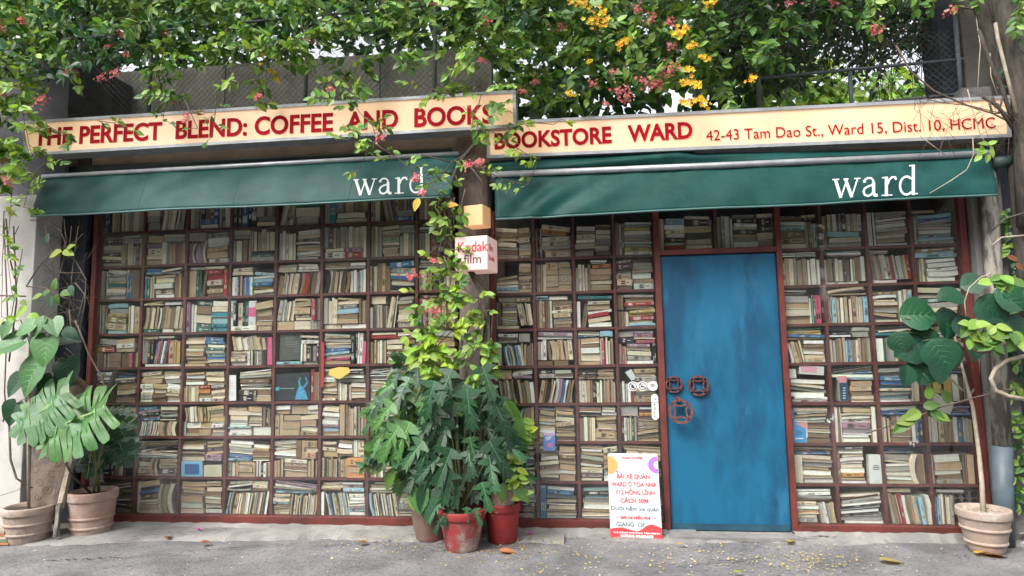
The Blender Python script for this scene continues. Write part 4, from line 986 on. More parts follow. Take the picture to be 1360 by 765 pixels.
class Plant:
    def __init__(s, name, label, cat, loc, group=None, maxleaf=150):
        s.root = thing(name, label, cat, loc, group); s.leaves = []; s.stems = {}; s.maxleaf = maxleaf
    def stem(s, pts, r, m='twig', n=6, key='stem'):
        if key in ('branch', 'trunk', 'limb', 'shoot', 'moss_pole') and (not hasattr(r, '__len__') and r > .0045 or hasattr(r, '__len__')): s.stems[(key, m, len(s.stems))] = MB().tube(pts, r, n)
        else: s.stems.setdefault((key, m, -1), MB()).tube(pts, r, n)
    def leaf(s, base, d, n, size, var, wid=1.0):
        x, y, z = frame(d, n); s.leaves.append((Vector(base), x*wid, y, z, size, var))
    def finish(s, leafname='leaf'):
        for (key, m, num), mb in s.stems.items():
            o = mb.build(key if num >= 0 or key not in ('branch', 'shoot') else 'twigs', MT[m], s.root, smooth=True)
            if num < 0: o['kind'] = 'stuff'
        def sc(l):
            px, py, w = proj(l[0]); 
            if not (-40 < px < 1400 and -40 < py < 790): return -1
            return l[4]**2/w**2
        s.leaves.sort(key=sc, reverse=True); wp = worldpos(s.root)
        for (b, x, y, z, size, var) in s.leaves[:s.maxleaf]:
            o = bpy.data.objects.new(leafname, var[0]); o.parent = s.root
            o.matrix_local = Matrix(((x.x*size, y.x*size, z.x*size, b.x-wp.x), (x.y*size, y.y*size, z.y*size, b.y-wp.y), (x.z*size, y.z*size, z.z*size, b.z-wp.z), (0,0,0,1)))
            COL.objects.link(o)
        rest = s.leaves[s.maxleaf:]
        if rest:
            V = []; F = []; C = []; off = 0
            for (b, x, y, z, size, var) in rest:
                A = np.array([[x.x, x.y, x.z], [y.x, y.y, y.z], [z.x, z.y, z.z]])*size
                V.append(var[1] @ A+np.array(b)-np.array(wp)); F += [tuple(off+i for i in f) for f in var[2]]; off += len(var[1])
                for f, c in zip(var[2], var[3]): C += (list(c)+[1.0])*len(f)
            me = bpy.data.meshes.new('foliage'); me.from_pydata(np.concatenate(V).tolist(), [], F); me.materials.append(rest[0][5][4])
            at = me.color_attributes.new('Col', 'FLOAT_COLOR', 'CORNER'); at.data.foreach_set('color', C)
            me.polygons.foreach_set('use_smooth', [True]*len(me.polygons)); me.update()
            o = bpy.data.objects.new('foliage', me); link(o, s.root); o['kind'] = 'stuff'
        return s.root
pr = random.Random(21)
def vary(col, k, n, kind, m='leaf', **kw):
    out = []
    for i in range(n):
        f = 1+pr.uniform(-k, k); c = tuple(x*f*(1+pr.uniform(-.12, .12)) for x in col)
        out.append(leafmesh('leaf_'+kind, kind, c, MT[m], pr, droop=pr.uniform(.02, .3), fold=pr.uniform(.05, .35), seed=i, **kw))
    return out
LV = {}
LV['light'] = vary((.25,.36,.085), .25, 8, 'oval')
LV['mid'] = vary((.11,.22,.05), .3, 8, 'oval')
LV['dark'] = vary((.03,.075,.03), .3, 6, 'oval')
LV['bluish'] = vary((.06,.15,.08), .3, 6, 'oval')
LV['lime'] = vary((.34,.5,.06), .15, 5, 'oval')
LV['lance'] = vary((.06,.14,.035), .3, 6, 'lance')
LV['yellow'] = vary((.62,.38,.05), .15, 4, 'oval')
LV['brown'] = vary((.28,.12,.05), .3, 4, 'oval')
LV['philo'] = vary((.028,.09,.036), .4, 8, 'lobed', 'leafg')
LV['philol'] = vary((.08,.2,.05), .25, 6, 'lobed', 'leafg')
LV['monst'] = vary((.085,.19,.085), .12, 4, 'monstera', 'leaf')
LV['monstd'] = vary((.025,.07,.035), .2, 3, 'monstera', 'leafg')
LV['heart'] = vary((.07,.18,.06), .2, 4, 'heart', 'leafg')
LV['heartd'] = vary((.025,.075,.035), .25, 4, 'heart', 'leafg')
LV['round'] = vary((.018,.078,.042), .25, 5, 'round', 'leafg')
def pick(tones): return pr.choice(LV[pr.choice(tones)])
UPV = Vector((0,0,1)); TOC = Vector((0,-1,.5))
def spray(P, base, d, length, tones, lsize, gap=.035, r=.0028, m='twig', droop=.6, key='twigs'):
    """a twig with paired leaves, bending down as it goes"""
    p = Vector(base); d = Vector(d).normalized(); pts = [p.copy()]; n = max(2, int(length/gap))
    side = Vector((pr.uniform(-1,1), pr.uniform(-.6,.2), pr.uniform(-1,1))).cross(d).normalized()
    for i in range(n):
        d = (d+Vector((pr.uniform(-.12,.12), pr.uniform(-.1,.1), -droop*gap*3))).normalized(); p = p+d*gap; pts.append(p.copy())
        for sgn in (-1, 1):
            if pr.random() < .12: continue
            ld = (d*.55+side*sgn+Vector((pr.uniform(-.3,.3), pr.uniform(-.35,.1), pr.uniform(-.5,.1)))).normalized()
            nn = TOC+Vector((pr.uniform(-.8,.8), pr.uniform(-.3,.3), pr.uniform(-.5,.7)))
            P.leaf(p+ld*.004, ld, nn, lsize*pr.uniform(.7, 1.2), pick(tones))
    P.leaf(p, d, TOC+Vector((pr.uniform(-.5,.5),0,pr.uniform(-.5,.5))), lsize, pick(tones))
    P.stem([pts[0], pts[len(pts)//2], pts[-1]], [r, r*.8, r*.4], m, 4, key)
    return pts
def flower(P, c, col, col2, R_=.045, n=26, name='flower_cluster', kind='pink'):
    mb = MB(); rr = random.Random(int(abs(c.x*999)+abs(c.z*777)))
    for i in range(n):
        o = c+Vector((rr.gauss(0,1)*R_*.55, rr.gauss(0,.6)*R_*.5-.01, rr.gauss(0,1)*R_*.42)); cc = tuple(x*rr.uniform(.75,1.2) for x in (col if rr.random() < .65 else col2))
        nrm = Vector((rr.uniform(-.6,.6), -1, rr.uniform(-.3,.8))); x, y, z = frame((rr.uniform(-1,1), rr.uniform(-.3,.3), rr.uniform(-1,1)), nrm)
        s_ = rr.uniform(.009,.014) if kind == 'pink' else rr.uniform(.014,.022)
        for k in range(5):
            a = 2*PI*k/5; u = x*math.cos(a)+y*math.sin(a); v = x*math.cos(a+.5)+y*math.sin(a+.5); w = x*math.cos(a-.5)+y*math.sin(a-.5)
            mb.add([o, o+w*s_*.6+z*s_*.2, o+u*s_*1.1+z*s_*.35, o+v*s_*.6+z*s_*.2], [(0,1,2,3)], 0, cc)
        if kind == 'pink' and rr.random() < .6: mb.tube([o, o-Vector((0,-.01,0))+Vector((rr.uniform(-.01,.01), .015, rr.uniform(-.02,.01)))], .0014, 3, 0, col2, False)
    mb.build('blossom', MT['petal'], P.root)
PINK, PINK2, YEL, YEL2 = (.62,.1,.14), (.62,.3,.24), (.8,.58,.03), (.75,.42,.01)

# ------------------------------------------------------------------ wall, fence and things above the signs
gw = thing('garden_wall', 'grey rendered wall behind the wire fence above the coffee sign', 'wall', (-2, .55, 3.2))
mb = MB(); YW = .55
xs0 = W(84, 110, YW).x; xs1 = W(652, 70, YW).x; zt0 = W(200, 92, YW).z; zt1 = W(640, 62, YW).z
mb.add([(xs0,YW,3.0),(xs1,YW,3.0),(xs1,YW,zt1),(xs0,YW,zt0),(xs0,YW+.15,3.0),(xs1,YW+.15,3.0),(xs1,YW+.15,zt1),(xs0,YW+.15,zt0)], [(0,1,2,3),(4,7,6,5),(0,4,5,1),(3,2,6,7),(0,3,7,4),(1,5,6,2)])
mb.build('render', mat('grey_render', (.21,.205,.18), (.15,.145,.13), scale=3, rough=.9, bump=.5, bscale=30, dirt=(.09,.088,.075), dscale=3), gw)
for px in (300, 505):
    mb = MB(); p = W(px, 80, YW); mb.box((p.x-.004, YW-.004, 3.0), (p.x+.004, YW-.001, p.z-.03)); mb.build('joint', MT['black'], gw)
fe = thing('chain_link_fence', 'rusty chain link fence with grey posts along the roof edge', 'fence', (-1.5, .05, 3.15))
YF = .02
for px, yt in ((40, -40), (101, -30), (197, -40), (405, -30), (577, -40), (1009, 40), (1131, 95), (1278, 20)):
    p = W(px, 150, YF); mb = MB(); q = W(px, yt, YF); mb.tube([(p.x, YF, 3.1), (p.x+.01, YF, q.z)], .017, 8); mb.build('post', MT['post'], fe, smooth=True)
for (a, b) in (((-60,66),(655,-2)), ((1000,104),(1280,78)), ((1000,152),(1280,124))):
    mb = MB(); mb.tube([W(*a, YF), W(*b, YF)], .012, 6); mb.build('rail', MT['post'], fe, smooth=True)
wm = MB()
def mesh_wires(x0, x1, z0, z1, s):
    n = int((x1-x0+z1-z0)/s)
    for i in range(n):
        for sg in (1, -1):
            pts = []
            c = x0+i*s if sg < 0 else x0-(z1-z0)+i*s
            # line x = c + t (sg=1) or x = c - t
            ts = [0, (z1-z0)]
            P = [(c+sg*t, z0+t) for t in ts]
            (xa, za), (xb, zb) = P
            if sg > 0:
                if xa < x0: za += x0-xa; xa = x0
                if xb > x1: zb -= xb-x1; xb = x1
            else:
                if xa > x1: za += xa-x1; xa = x1
                if xb < x0: zb -= x0-xb; xb = x0
            if zb-za < .02: continue
            k = max(2, int((zb-za)/s*2)); y_ = YF+.002*sg
            pts = [(xa+(xb-xa)*j/k+.004*math.sin(j*2.1+i), y_+(.002 if j % 2 else -.002), za+(zb-za)*j/k) for j in range(k+1)]
            wm.tube(pts, .0017, 3, cap=False)
fa, fb = W(60, 150, YF), W(650, 120, YF)
mesh_wires(fa.x, fb.x, 3.28, 4.05, .052)
fa, fb = W(1010, 140, YF), W(1278, 120, YF)
mesh_wires(fa.x, fb.x, 3.28, 3.75, .052)
o = wm.build('wire_mesh', MT['wire'], fe); o['kind'] = 'stuff'
# tall plaster pier at the end of the fence
pt_ = thing('roof_pier', 'tall brown grey plaster pier rising past the end of the address sign', 'pillar', (3.3, .1, 3.0))
mb = MB(); a = W(1285, 130, .05); b = W(1372, 130, .05); mb.box((a.x, .05, 2.9), (b.x, .4, 5.2)); mb.build('shaft', mat('brown_grey_plaster', (.15,.13,.11), (.09,.08,.07), scale=5, rough=.9, bump=.5, bscale=30), pt_, bevel=.01)
mb = MB(); mb.box((a.x-.14, .1, 3.2), (a.x-.01, .35, 5.2)); mb.build('dark_jamb', MT['darkwall'], pt_)
# far buildings and lit greenery beyond
fbw = thing('house', 'pale white house wall glimpsed through the wire fence', 'building', (8, 6, 0))
for nm, a, b, m in (('wall', (4.2,6,0), (9.5,9,5.35), 'white'), ('roof', (4.0,5.8,5.36), (9.7,9.2,5.5), 'alu')):
    mb = MB(); mb.box(a, b); mb.build(nm, MT[m], fbw)
for k in range(2):
    mb = MB(); mb.box((5.2+k*2, 5.98, 3.4), (6.0+k*2, 6.05, 4.6)); mb.build('window', MT['inner'], fbw)
def mass(name, label, cat, boxes, tones, size, n, seed, kind='thing', mleaf=60, trunk=None):
    P = Plant(name, label, cat, boxes[0][:3] and (boxes[0][0], boxes[0][1], boxes[0][2]), maxleaf=mleaf)
    for (cx, cy_, cz, rx, ry, rz) in boxes:
        for i in range(int(n*rx*rz*11)):
            while True:
                u = Vector((pr.uniform(-1,1), pr.uniform(-1,1), pr.uniform(-1,1)))
                if abs(u.x)**4+abs(u.z)**4+u.y**2 < 1: break
            p = Vector((cx+u.x*rx, cy_+u.y*ry, cz+u.z*rz))
            P.leaf(p, (pr.uniform(-1,1), pr.uniform(-1,.3), pr.uniform(-1.2,.3)), TOC+Vector((pr.uniform(-1,1), 0, pr.uniform(-1,1))), size*1.15*pr.uniform(.7,1.3), pick(tones))
    if trunk: P.stem(trunk, [.06, .05, .03], 'bark', 8, 'trunk')
    P.finish(); return P
def blob(x0, x1, y0, y1, Y, ry):
    a, b = W(x0, y0, Y), W(x1, y1, Y); return ((a.x+b.x)/2, Y, (a.z+b.z)/2, abs(b.x-a.x)/2, ry, abs(b.z-a.z)/2)
mass('shrub', 'sunlit yellow green bush behind the fence beyond the address sign', 'bush', [blob(960,1130,80,170,2.4,.4), blob(1080,1230,105,165,2.2,.4)], ['lime','light','mid'], .12, 210, 1)
mass('tree', 'dense dark tree crown behind the wall above the coffee sign', 'tree', [blob(-120,210,-90,105,1.6,.4), blob(180,420,-110,75,1.6,.4), blob(400,700,-120,52,1.6,.4)], ['dark','dark','mid','bluish'], .12, 210, 2, trunk=[(-2.5,2.0,0), (-2.4,1.9,3.4), (-2.6,1.8,4.6)])
mass('tree', 'dark leafy tree crown behind the yellow flowers', 'tree', [blob(645,900,-90,160,1.2,.4), blob(860,1080,-90,138,1.2,.4)], ['dark','dark','mid'], .12, 185, 3, trunk=[(.9,2.0,0), (.9,1.9,3.4), (.8,1.8,4.6)])
# dark tangle of twigs and small leaves hanging over the fence at the far side
P = Plant('creeper', 'dark tangled creeper of bare twigs above the address sign', 'creeper', (2.4, .3, 3.4), maxleaf=120)
for i in range(420):
    a = W(pr.uniform(930, 1290), pr.uniform(-40, 70), pr.uniform(.1, .6)); d = Vector((pr.uniform(-1,1), pr.uniform(-.3,.3), pr.uniform(-.7,.4))); pts = [a]
    for k in range(5): d = (d+Vector((pr.uniform(-.5,.5), pr.uniform(-.2,.2), pr.uniform(-.5,.3)))).normalized(); pts.append(pts[-1]+d*pr.uniform(.06,.14))
    P.stem(pts, pr.uniform(.002,.0045), 'twig' if pr.random() < .6 else 'bark', 3, 'twigs')
for i in range(5600):
    px = pr.uniform(930, 1285); py = pr.triangular(-40, 125, 0)
    if px > 1180 and py > 60 and pr.random() < .75: continue
    if py > 95 and pr.random() < .5: continue
    P.leaf(W(px, py, pr.uniform(.15, .9)), (pr.uniform(-1,1), 0, pr.uniform(-1.2,.2)), TOC+Vector((pr.uniform(-1,1),0,0)), pr.uniform(.04,.075), pick(['dark','dark','dark','lance']))
P.finish()

# ------------------------------------------------------------------ climbing plants above the signs, by a density map (40 px columns, 30 px rows)
def climber(label, x0, rows, Yr, maxleaf, seed, root, group='flowering climbers over the signs', lsize=.082, y0=-30):
    P = Plant('climbing_plant', label, 'climbing plant', root, group, maxleaf)
    TN = {'l': ['light','light','mid'], 'm': ['mid','mid','light'], 'd': ['dark','mid'], 'b': ['bluish','mid'], 'y': ['lime','light'], 's': ['light','mid'], 'x': ['dark','bluish']}
    DN = {'l': 6.5, 'm': 6.5, 'd': 7, 'b': 6.5, 'y': 5, 's': 1.6, 'x': 6}
    for ri, row in enumerate(rows):
        for ci, ch in enumerate(row):
            if ch in '. ': continue
            n = DN[ch]; n = int(n)+(pr.random() < n-int(n))
            for k in range(n):
                px = x0+(ci+pr.random())*40; py = y0+(ri+pr.random())*30-12; Y = pr.uniform(*Yr)
                spray(P, W(px, py, Y), (pr.uniform(-1,1), pr.uniform(-.5,.2), pr.uniform(-.6,.5)), pr.uniform(.12,.24), TN[ch], lsize)
    return P
P1 = climber('bright green climber with pink flowers at the end of the coffee sign', -40,
 ['lmmlll', 'lllbbl', 'lmlddm', 'llmdxx', 'llxx..', 'llss..', 'll....', 'll....', 'll....', 'ls....'], (-.75, -.42), 230, 1, (-4.9, -.5, 0))
P2 = climber('green climber with pink flowers trailing over the coffee sign', 200,
 ['mblllmllmllld', 'bmmmlmbllmlmx', 'bmmlmmmdsllms', 'mlslmss.sslls', 'm.sls.m...s.s', 's..s..s.....s', '......s...ss.'], (-.7, -.4), 300, 2, (-1.0, -.3, 0))
P3 = climber('dense climber with yellow and pink flowers above the address sign', 680,
 ['dmlllmlddddddd.', 'dlmllmmddddd...', 'mlmdlmdddd.....', 'mlmmdmmmd......', 'mmdmmmms.......', 'lms............', 's..............'], (-.45, .0), 300, 3, (.6, -.1, 3.2))
# hanging shoots over the sign faces
def trail(P, pts, Y, tones, lsize=.06, gap=12, r=.004, m='twig', spr=.12, droop=.5, every=1):
    """a stem through photograph places at depth Y, leafy all along"""
    Q = []
    for (x, y), (x2, y2) in zip(pts, pts[1:]):
        k = max(1, int(math.hypot(x2-x, y2-y)/gap))
        Q += [(x+(x2-x)*i/k, y+(y2-y)*i/k) for i in range(k)]
    Q.append(pts[-1]); Yf = (lambda i: Y) if not hasattr(Y, '__len__') else (lambda i: Y[0]+(Y[1]-Y[0])*i/len(Q))
    wpts = [W(x+pr.uniform(-1.5,1.5), y, Yf(i)+pr.uniform(-.01,.01)) for i, (x, y) in enumerate(Q)]
    P.stem(wpts, [r*(1-.6*i/len(wpts)) for i in range(len(wpts))], m, 5, 'vine_stem')
    for i, w in enumerate(wpts):
        if i % every: continue
        if spr: spray(P, w, (pr.choice((-1,1))*pr.uniform(.5,1), pr.uniform(-.4,.1), pr.uniform(-.6,.4)), spr*pr.uniform(.6,1.4), tones, lsize)
        else:
            for sgn in (-1, 1): P.leaf(w, (sgn, pr.uniform(-.3,.1), pr.uniform(-.5,.2)), TOC+Vector((pr.uniform(-.6,.6),0,pr.uniform(-.5,.5))), lsize*pr.uniform(.7,1.2), pick(tones))
trail(P1, [(30,110),(32,165),(42,205),(70,215)], -.6, ['light','mid'], spr=.09)
trail(P1, [(60,215),(40,240),(30,275)], -.62, ['light','light'])
trail(P1, [(60,165),(85,180),(100,188)], -.6, ['mid'], spr=.05)
trail(P1, [(130,160),(150,163),(170,172)], -.6, ['light','lance'], spr=.06)
trail(P1, [(20,200),(14,260),(10,330),(18,400)], -.5, ['light','mid'], spr=.06, every=2)
trail(P1, [(5,280),(4,350),(2,420)], -.52, ['light','lime'], spr=.07, every=2)
trail(P2, [(210,100),(222,135),(215,160)], -.55, ['mid'], .055, spr=.07)
trail(P2, [(245,130),(255,150),(262,170)], -.55, ['mid','brown'], .055, spr=.06)
trail(P2, [(288,120),(285,150),(283,180)], -.55, ['mid','mid'], .055, spr=.05)
trail(P2, [(360,60),(355,90),(352,118)], -.55, ['yellow','brown','light'], .06, spr=.07)
trail(P2, [(425,70),(440,110),(470,140),(492,165)], -.6, ['light','mid'], .065)
trail(P2, [(492,160),(500,185),(486,205),(478,225)], -.62, ['light','mid'], .06, spr=.09)
trail(P2, [(500,190),(535,215),(556,232),(590,245)], -.62, ['mid','light'], .06, spr=.09)
trail(P2, [(470,185),(460,185)], -.6, ['lime','light'], .06)
trail(P2, [(560,115),(600,125),(640,115)], -.6, ['light','mid'], .07)
trail(P2, [(640,125),(634,145),(628,160)], -.6, ['light'], .06, spr=.05)
trail(P3, [(655,175),(700,205),(718,210)], -.5, ['light','lime'], .06, spr=.09)
trail(P3, [(625,215),(668,238),(700,245),(715,215)], -.5, ['light'], .05, spr=.05)
trail(P3, [(690,160),(735,165),(745,158)], -.42, ['lime'], .05, spr=.05, every=2)
for (x, y, s) in ((55,133,1.3),(147,60,.8),(163,46,.7),(135,103,.9),(155,96,1.0),(92,93,.9),(103,97,.6),(3,36,1),(30,28,.7),(220,43,.8),(415,53,.9),(572,2,1),(647,30,.8),(505,183,.9),(12,240,1),(8,215,.7),(250,152,.6),(345,128,.7),(640,80,.6),(622,218,.9),(635,215,.7),(552,237,.8),(562,256,.7),(440,118,.7),(248,160,.6),(170,72,.7),(5,125,.6)):
    flower(P1 if x < 180 else P2, W(x, y, -.66), PINK, PINK2, .045*s, int(24*s))
for (x, y, s) in ((743,36,.9),(711,109,.8),(787,112,.6),(695,122,.6),(804,138,.5),(823,122,1.1),(833,128,.9),(857,110,1.1),(870,112,1),(884,99,1.1),(894,90,1),(863,25,.9),(845,12,.8),(890,30,.8),(890,62,.7),(815,95,.7),(1048,4,.9),(1106,2,.6)):
    flower(P3, W(x, y, -.5), (.5,.1,.12), (.5,.2,.18), .05*s, int(26*s))
for (x, y, s) in ((762,3,1),(777,6,1),(787,31,1.2),(801,31,1.3),(797,17,1),(826,58,1),(836,53,.8),(904,41,1),(898,46,.9),(910,37,.7),(918,61,.9),(782,83,.7),(915,92,.8),(913,110,1.2),(925,112,1),(911,136,.9),(933,138,1.2),(928,132,.9),(945,5,1),(1000,105,.7),(753,125,.8),(934,78,.7)):
    flower(P3, W(x, y, -.52), YEL, YEL2, .045*s, int(9*s)+2, kind='yellow')
P1.finish(); P3.finish()
flower(P2, W(1165, 40, -.4), PINK, PINK2, .045, 20)
P2.finish()
P = Plant('climbing_plant', 'few leafy shoots with pink flowers hanging beside the roof pier', 'climbing plant', (3.2, -.4, 4.4), 'flowering climbers over the signs', 100)
for x, y in ((1165,-5),(1180,-8),(1215,-5),(1240,-4),(1275,-6),(1300,-10),(1160,15),(1168,28),(1355,5),(1362,-5),(1150,-10),(1350,25)): spray(P, W(x, y-10, -.45), (pr.uniform(-.4,.4), 0, -1), .14, ['light','mid'], .07)
flower(P, W(1165, 40, -.46), PINK, PINK2, .045, 22); flower(P, W(1262, 15, -.46), PINK, PINK2, .045, 22)
P.finish()

# ------------------------------------------------------------------ vine on the central pillar
P = Plant('climbing_plant', 'woody vine climbing the plaster pillar past the lit cubes', 'climbing plant', (-.95, -.25, 0), 'flowering climbers over the signs', 280)
woody = [(640,180),(610,215),(598,245),(588,275),(578,300),(600,312),(612,340),(630,370),(648,395),(645,440),(640,480),(640,560),(636,640)]
P.stem([W(x, y, -.36) for x, y in woody], [.016,.016,.015,.015,.014,.014,.016,.018,.018,.018,.018,.018,.018], 'bark', 8, 'trunk')
for pts in ([(600,230),(575,225),(560,240),(575,262),(590,290)], [(625,200),(600,215),(585,235),(600,262),(603,300),(590,330)], [(618,212),(640,240),(642,260)], [(610,300),(605,340),(612,380),(600,400)], [(618,250),(606,300)], [(640,400),(615,450),(600,520),(598,600)], [(655,410),(650,470),(655,540)],
            [(600,215),(560,205),(540,220)], [(588,275),(596,300),(590,320),(560,345)], [(612,345),(640,372),(655,395)], [(600,330),(585,372),(610,395)]):
    P.stem([W(x, y, -.37+.02*pr.random()) for x, y in pts], .0055, 'twig', 5, 'branch')
for pts, tn, sz, sp in (([(603,262),(597,300),(600,330),(590,370),(575,400)], ['light','mid'], .075, .11), ([(590,300),(580,345),(565,375),(560,392)], ['light','lime'], .075, .1), ([(556,362),(575,372),(590,380)], ['light'], .07, .1),
                    ([(600,350),(618,385),(635,395),(640,412)], ['lime','light'], .06, .08), ([(596,395),(585,420),(600,440)], ['light','lime'], .07, .1), ([(615,420),(575,455),(555,480)], ['lime','light'], .085, .12), ([(600,440),(570,470),(545,470)], ['lime'], .085, .12),
                    ([(560,400),(570,430),(560,455)], ['mid','light'], .08, .1), ([(640,450),(625,480),(620,500)], ['light','mid'], .08, .12), ([(650,430),(640,470),(648,500)], ['light','mid'], .085, .12), ([(625,455),(612,480)], ['light'], .08, .1), ([(535,460),(540,480),(550,500)], ['mid','dark'], .09, .1)):
    trail(P, pts, -.42, tn, sz, spr=sp, r=.0035)
trail(P, [(628,375),(640,400),(650,430)], -.45, ['light','lime'], .075, spr=.09)
trail(P, [(590,340),(600,370),(590,400),(605,430)], -.46, ['light','mid'], .075, spr=.11)
trail(P, [(575,250),(590,262),(600,285)], -.45, ['mid','light'], .07, spr=.09)
trail(P, [(550,440),(560,470),(590,490)], -.44, ['light','lime'], .08, spr=.12)
for (x, y, s) in ((548,366,1.1),(576,345,.7),(577,412,.9),(640,215,.6)): flower(P, W(x, y, -.5), PINK, (.6,.25,.25), .04*s, int(24*s))
P.leaf(W(592,272,-.46), (1,-.2,0), TOC, .1, LV['yellow'][0]); P.leaf(W(556,262,-.5), (-.3,-.2,-1), TOC, .11, LV['yellow'][1])
P.finish()
# ------------------------------------------------------------------ pots and potted plants
def pot(name, label, px, pyb, wpx, hpx, m, mr=None, rings=(), soil='soil', inner=None, Hm=None, base=None, taper=.7, tilt=0):
    o = G(px, pyb) if base is None else Vector(base); w = proj(o)[2]; R_ = wpx*w/FPX/2; Hh = hpx*w/FPX
    hd = Vector((o.x-CAM.x, o.y-CAM.y, 0)).normalized(); o = o+hd*R_*taper if base is None else o
    t = thing('plant_pot', label, 'plant pot', o, name)
    rb = R_*taper; th = R_*.1
    mb = MB(); prof = [(0,.001), (rb*.96,.0), (rb,.008)]
    N = 10
    for i in range(1, N): 
        f = i/N; prof.append((rb+(R_*.93-rb)*f**.85, Hh*.78*f))
    prof += [(R_*.94, Hh*.80), (R_*.94, Hh*.97), (R_*.82, Hh*.97), (R_*.80, Hh*.8)]
    mb.lathe([(r, z) for r, z in prof], o, 40, wob=.006, seed=px); mb.build('pot_body', MT[m], t, smooth=True)
    mb = MB(); mb.lathe([(R_*.935, Hh*.79), (R_*.985, Hh*.80), (R_*1.0, Hh*.83), (R_, Hh*.965), (R_*.985, Hh), (R_*.88, Hh), (R_*.86, Hh*.97)], o, 40, wob=.006, seed=px); mb.build('rim', MT[mr or m], t, smooth=True)
    for f in rings:
        mb = MB(); rr = rb+(R_*.93-rb)*(f/.78)**.85; mb.lathe([(rr-.002, Hh*f-.012), (rr+.007, Hh*f-.008), (rr+.009, Hh*f), (rr+.007, Hh*f+.008), (rr-.002, Hh*f+.012)], o, 40, wob=.006, seed=px); mb.build('band', MT[m], t, smooth=True)
    mb = MB(); mb.lathe([(0, Hh*.9), (R_*.5, Hh*.905), (R_*.84, Hh*.89)], o, 24); mb.build('soil', MT[soil], t, smooth=True)
    return t, o, R_, Hh
pA = pot('terracotta pots on the pavement', 'pale terracotta pot with two bands beside the white wall', 36, 724, 62, 48, 'terra2', rings=(.28,.55), taper=.72)
pB = pot('terracotta pots on the pavement', 'reddish terracotta pot with two bands in front of the carpet panel', 121, 714, 61, 58, 'terra', rings=(.2,.42), taper=.74)
pC = pot('clay pots below the pillar', 'brown clay pot with dull red rim partly hidden behind worn pot', 574, 721, 62, 54, 'potbrown', 'potworn')
pD = pot('clay pots below the pillar', 'worn red clay pot with flaking paint standing foremost below the pillar', 614, 736, 64, 54, 'potworn', 'potred', taper=.66)
pE = pot('clay pots below the pillar', 'dark red painted pot holding a smaller beige pot', 668, 724, 50, 52, 'potred', taper=.76)
pF = pot('clay pots below the pillar', 'small beige clay pot set inside the dark red pot', 668, 724, 37, 30, 'terra', base=pE[1]+Vector((0,0,pE[3]*.86)), taper=.85)
pG = pot('terracotta pots on the pavement', 'wide pale terracotta pot of gravel below the grey pipe', 1311, 737, 65, 57, 'terra2', rings=(.24,.56), soil='terra2', taper=.62)
mb = MB(); r = random.Random(4)
for i in range(420):
    a, q = r.uniform(0, 2*PI), pG[2]*.8*math.sqrt(r.random()); c = pG[1]+Vector((q*math.cos(a), q*math.sin(a), pG[3]*.905)); s = r.uniform(.004,.009)
    v = [c+Vector((r.uniform(-1,1), r.uniform(-1,1), r.uniform(-.2,1)))*s for _ in range(4)]; g_ = r.uniform(.45,1)
    mb.add(v, [(0,1,2),(0,3,1),(1,3,2),(2,3,0)], 0, (.62*g_,.55*g_,.45*g_))
o = mb.build('gravel', MT['paper'], pG[0]); o['kind'] = 'stuff'
YC = pD[1].y
def bush(P, base, rng, N, tones, size, dirf, Yr, stemm='stemg', stiff=.25, wid=1.0, sr=.004):
    (cx, cy_, rx, ry) = rng
    for i in range(N):
        while True:
            u, v = pr.uniform(-1,1), pr.uniform(-1,1)
            if u*u+v*v < 1: break
        q = W(cx+u*rx, cy_+v*ry, pr.uniform(*Yr)); d = Vector(dirf(u, v))+Vector((pr.uniform(-.35,.35), pr.uniform(-.35,.15), pr.uniform(-.3,.3)))
        n = Vector((pr.uniform(-.5,.5), -1, pr.uniform(.1,.9))); sz = size*pr.uniform(.7,1.25)
        mid = base.lerp(q, .6)+Vector((0, 0, stiff*(q-base).length*.35)); b0 = base+Vector((pr.uniform(-.03,.03), pr.uniform(-.02,.02), 0))
        if pr.random() < .55: P.stem([b0, base.lerp(mid, .6), mid, q], [sr, sr*.9, sr*.7, sr*.5], stemm, 5, 'stalk')
        P.leaf(q, d, n, sz, pick(tones), wid)
down = lambda u, v: (u*.7, -.25, -.9+.5*v)
soilp = lambda p: p[1]+Vector((0, 0, p[3]*.88))
P = Plant('potted_plant', 'dark lobed philodendron spilling over the foremost worn red pot', 'plant', soilp(pD), 'potted plants below the pillar', 170)
bush(P, soilp(pD), (612,572,60,74), 150, ['philo'], .185, down, (YC-.1, YC+.35))
bush(P, soilp(pD), (612,560,55,64), 90, ['dark','philo'], .15, down, (YC+.2, YC+.42))
for (x, y, dx, dz, s) in ((600,505,-.4,-1,.3),(640,500,.4,-1,.3),(655,545,.5,-1,.32),(598,640,-.2,-1,.28),(585,680,-.7,-1,.2),(640,655,.3,-1,.24),(577,520,-.3,-1,.32),(620,530,.1,-1,.34),(650,600,.6,-1,.33),(600,610,-.4,-1,.33),(562,600,-.8,-1,.28),(630,690,.3,-.6,.14),(600,692,-.4,-.6,.14),(620,688,0,-1,.12),(588,700,-.6,-1,.16)):
    P.leaf(W(x, y-15, YC-.14), (dx, -.2, dz), (pr.uniform(-.3,.3), -1, .45), s*.78, pick(['philo']))
for k in range(7): P.stem([soilp(pD)+Vector((pr.uniform(-.05,.05),0,0)), W(600+k*7, 640, YC+.05), W(590+k*9, 560, YC+.12)], .005, 'twig', 5, 'stem')
P.finish()
P = Plant('potted_plant', 'light green leafy plant on a brown stem behind the worn pot', 'plant', soilp(pC), 'potted plants below the pillar', 170)
P.stem([soilp(pC)+Vector((.09,0,-.03)), W(601,620,YC+.25), W(603,540,YC+.25), W(606,470,YC+.28)], [.03,.028,.026,.02], 'bark', 10, 'moss_pole')
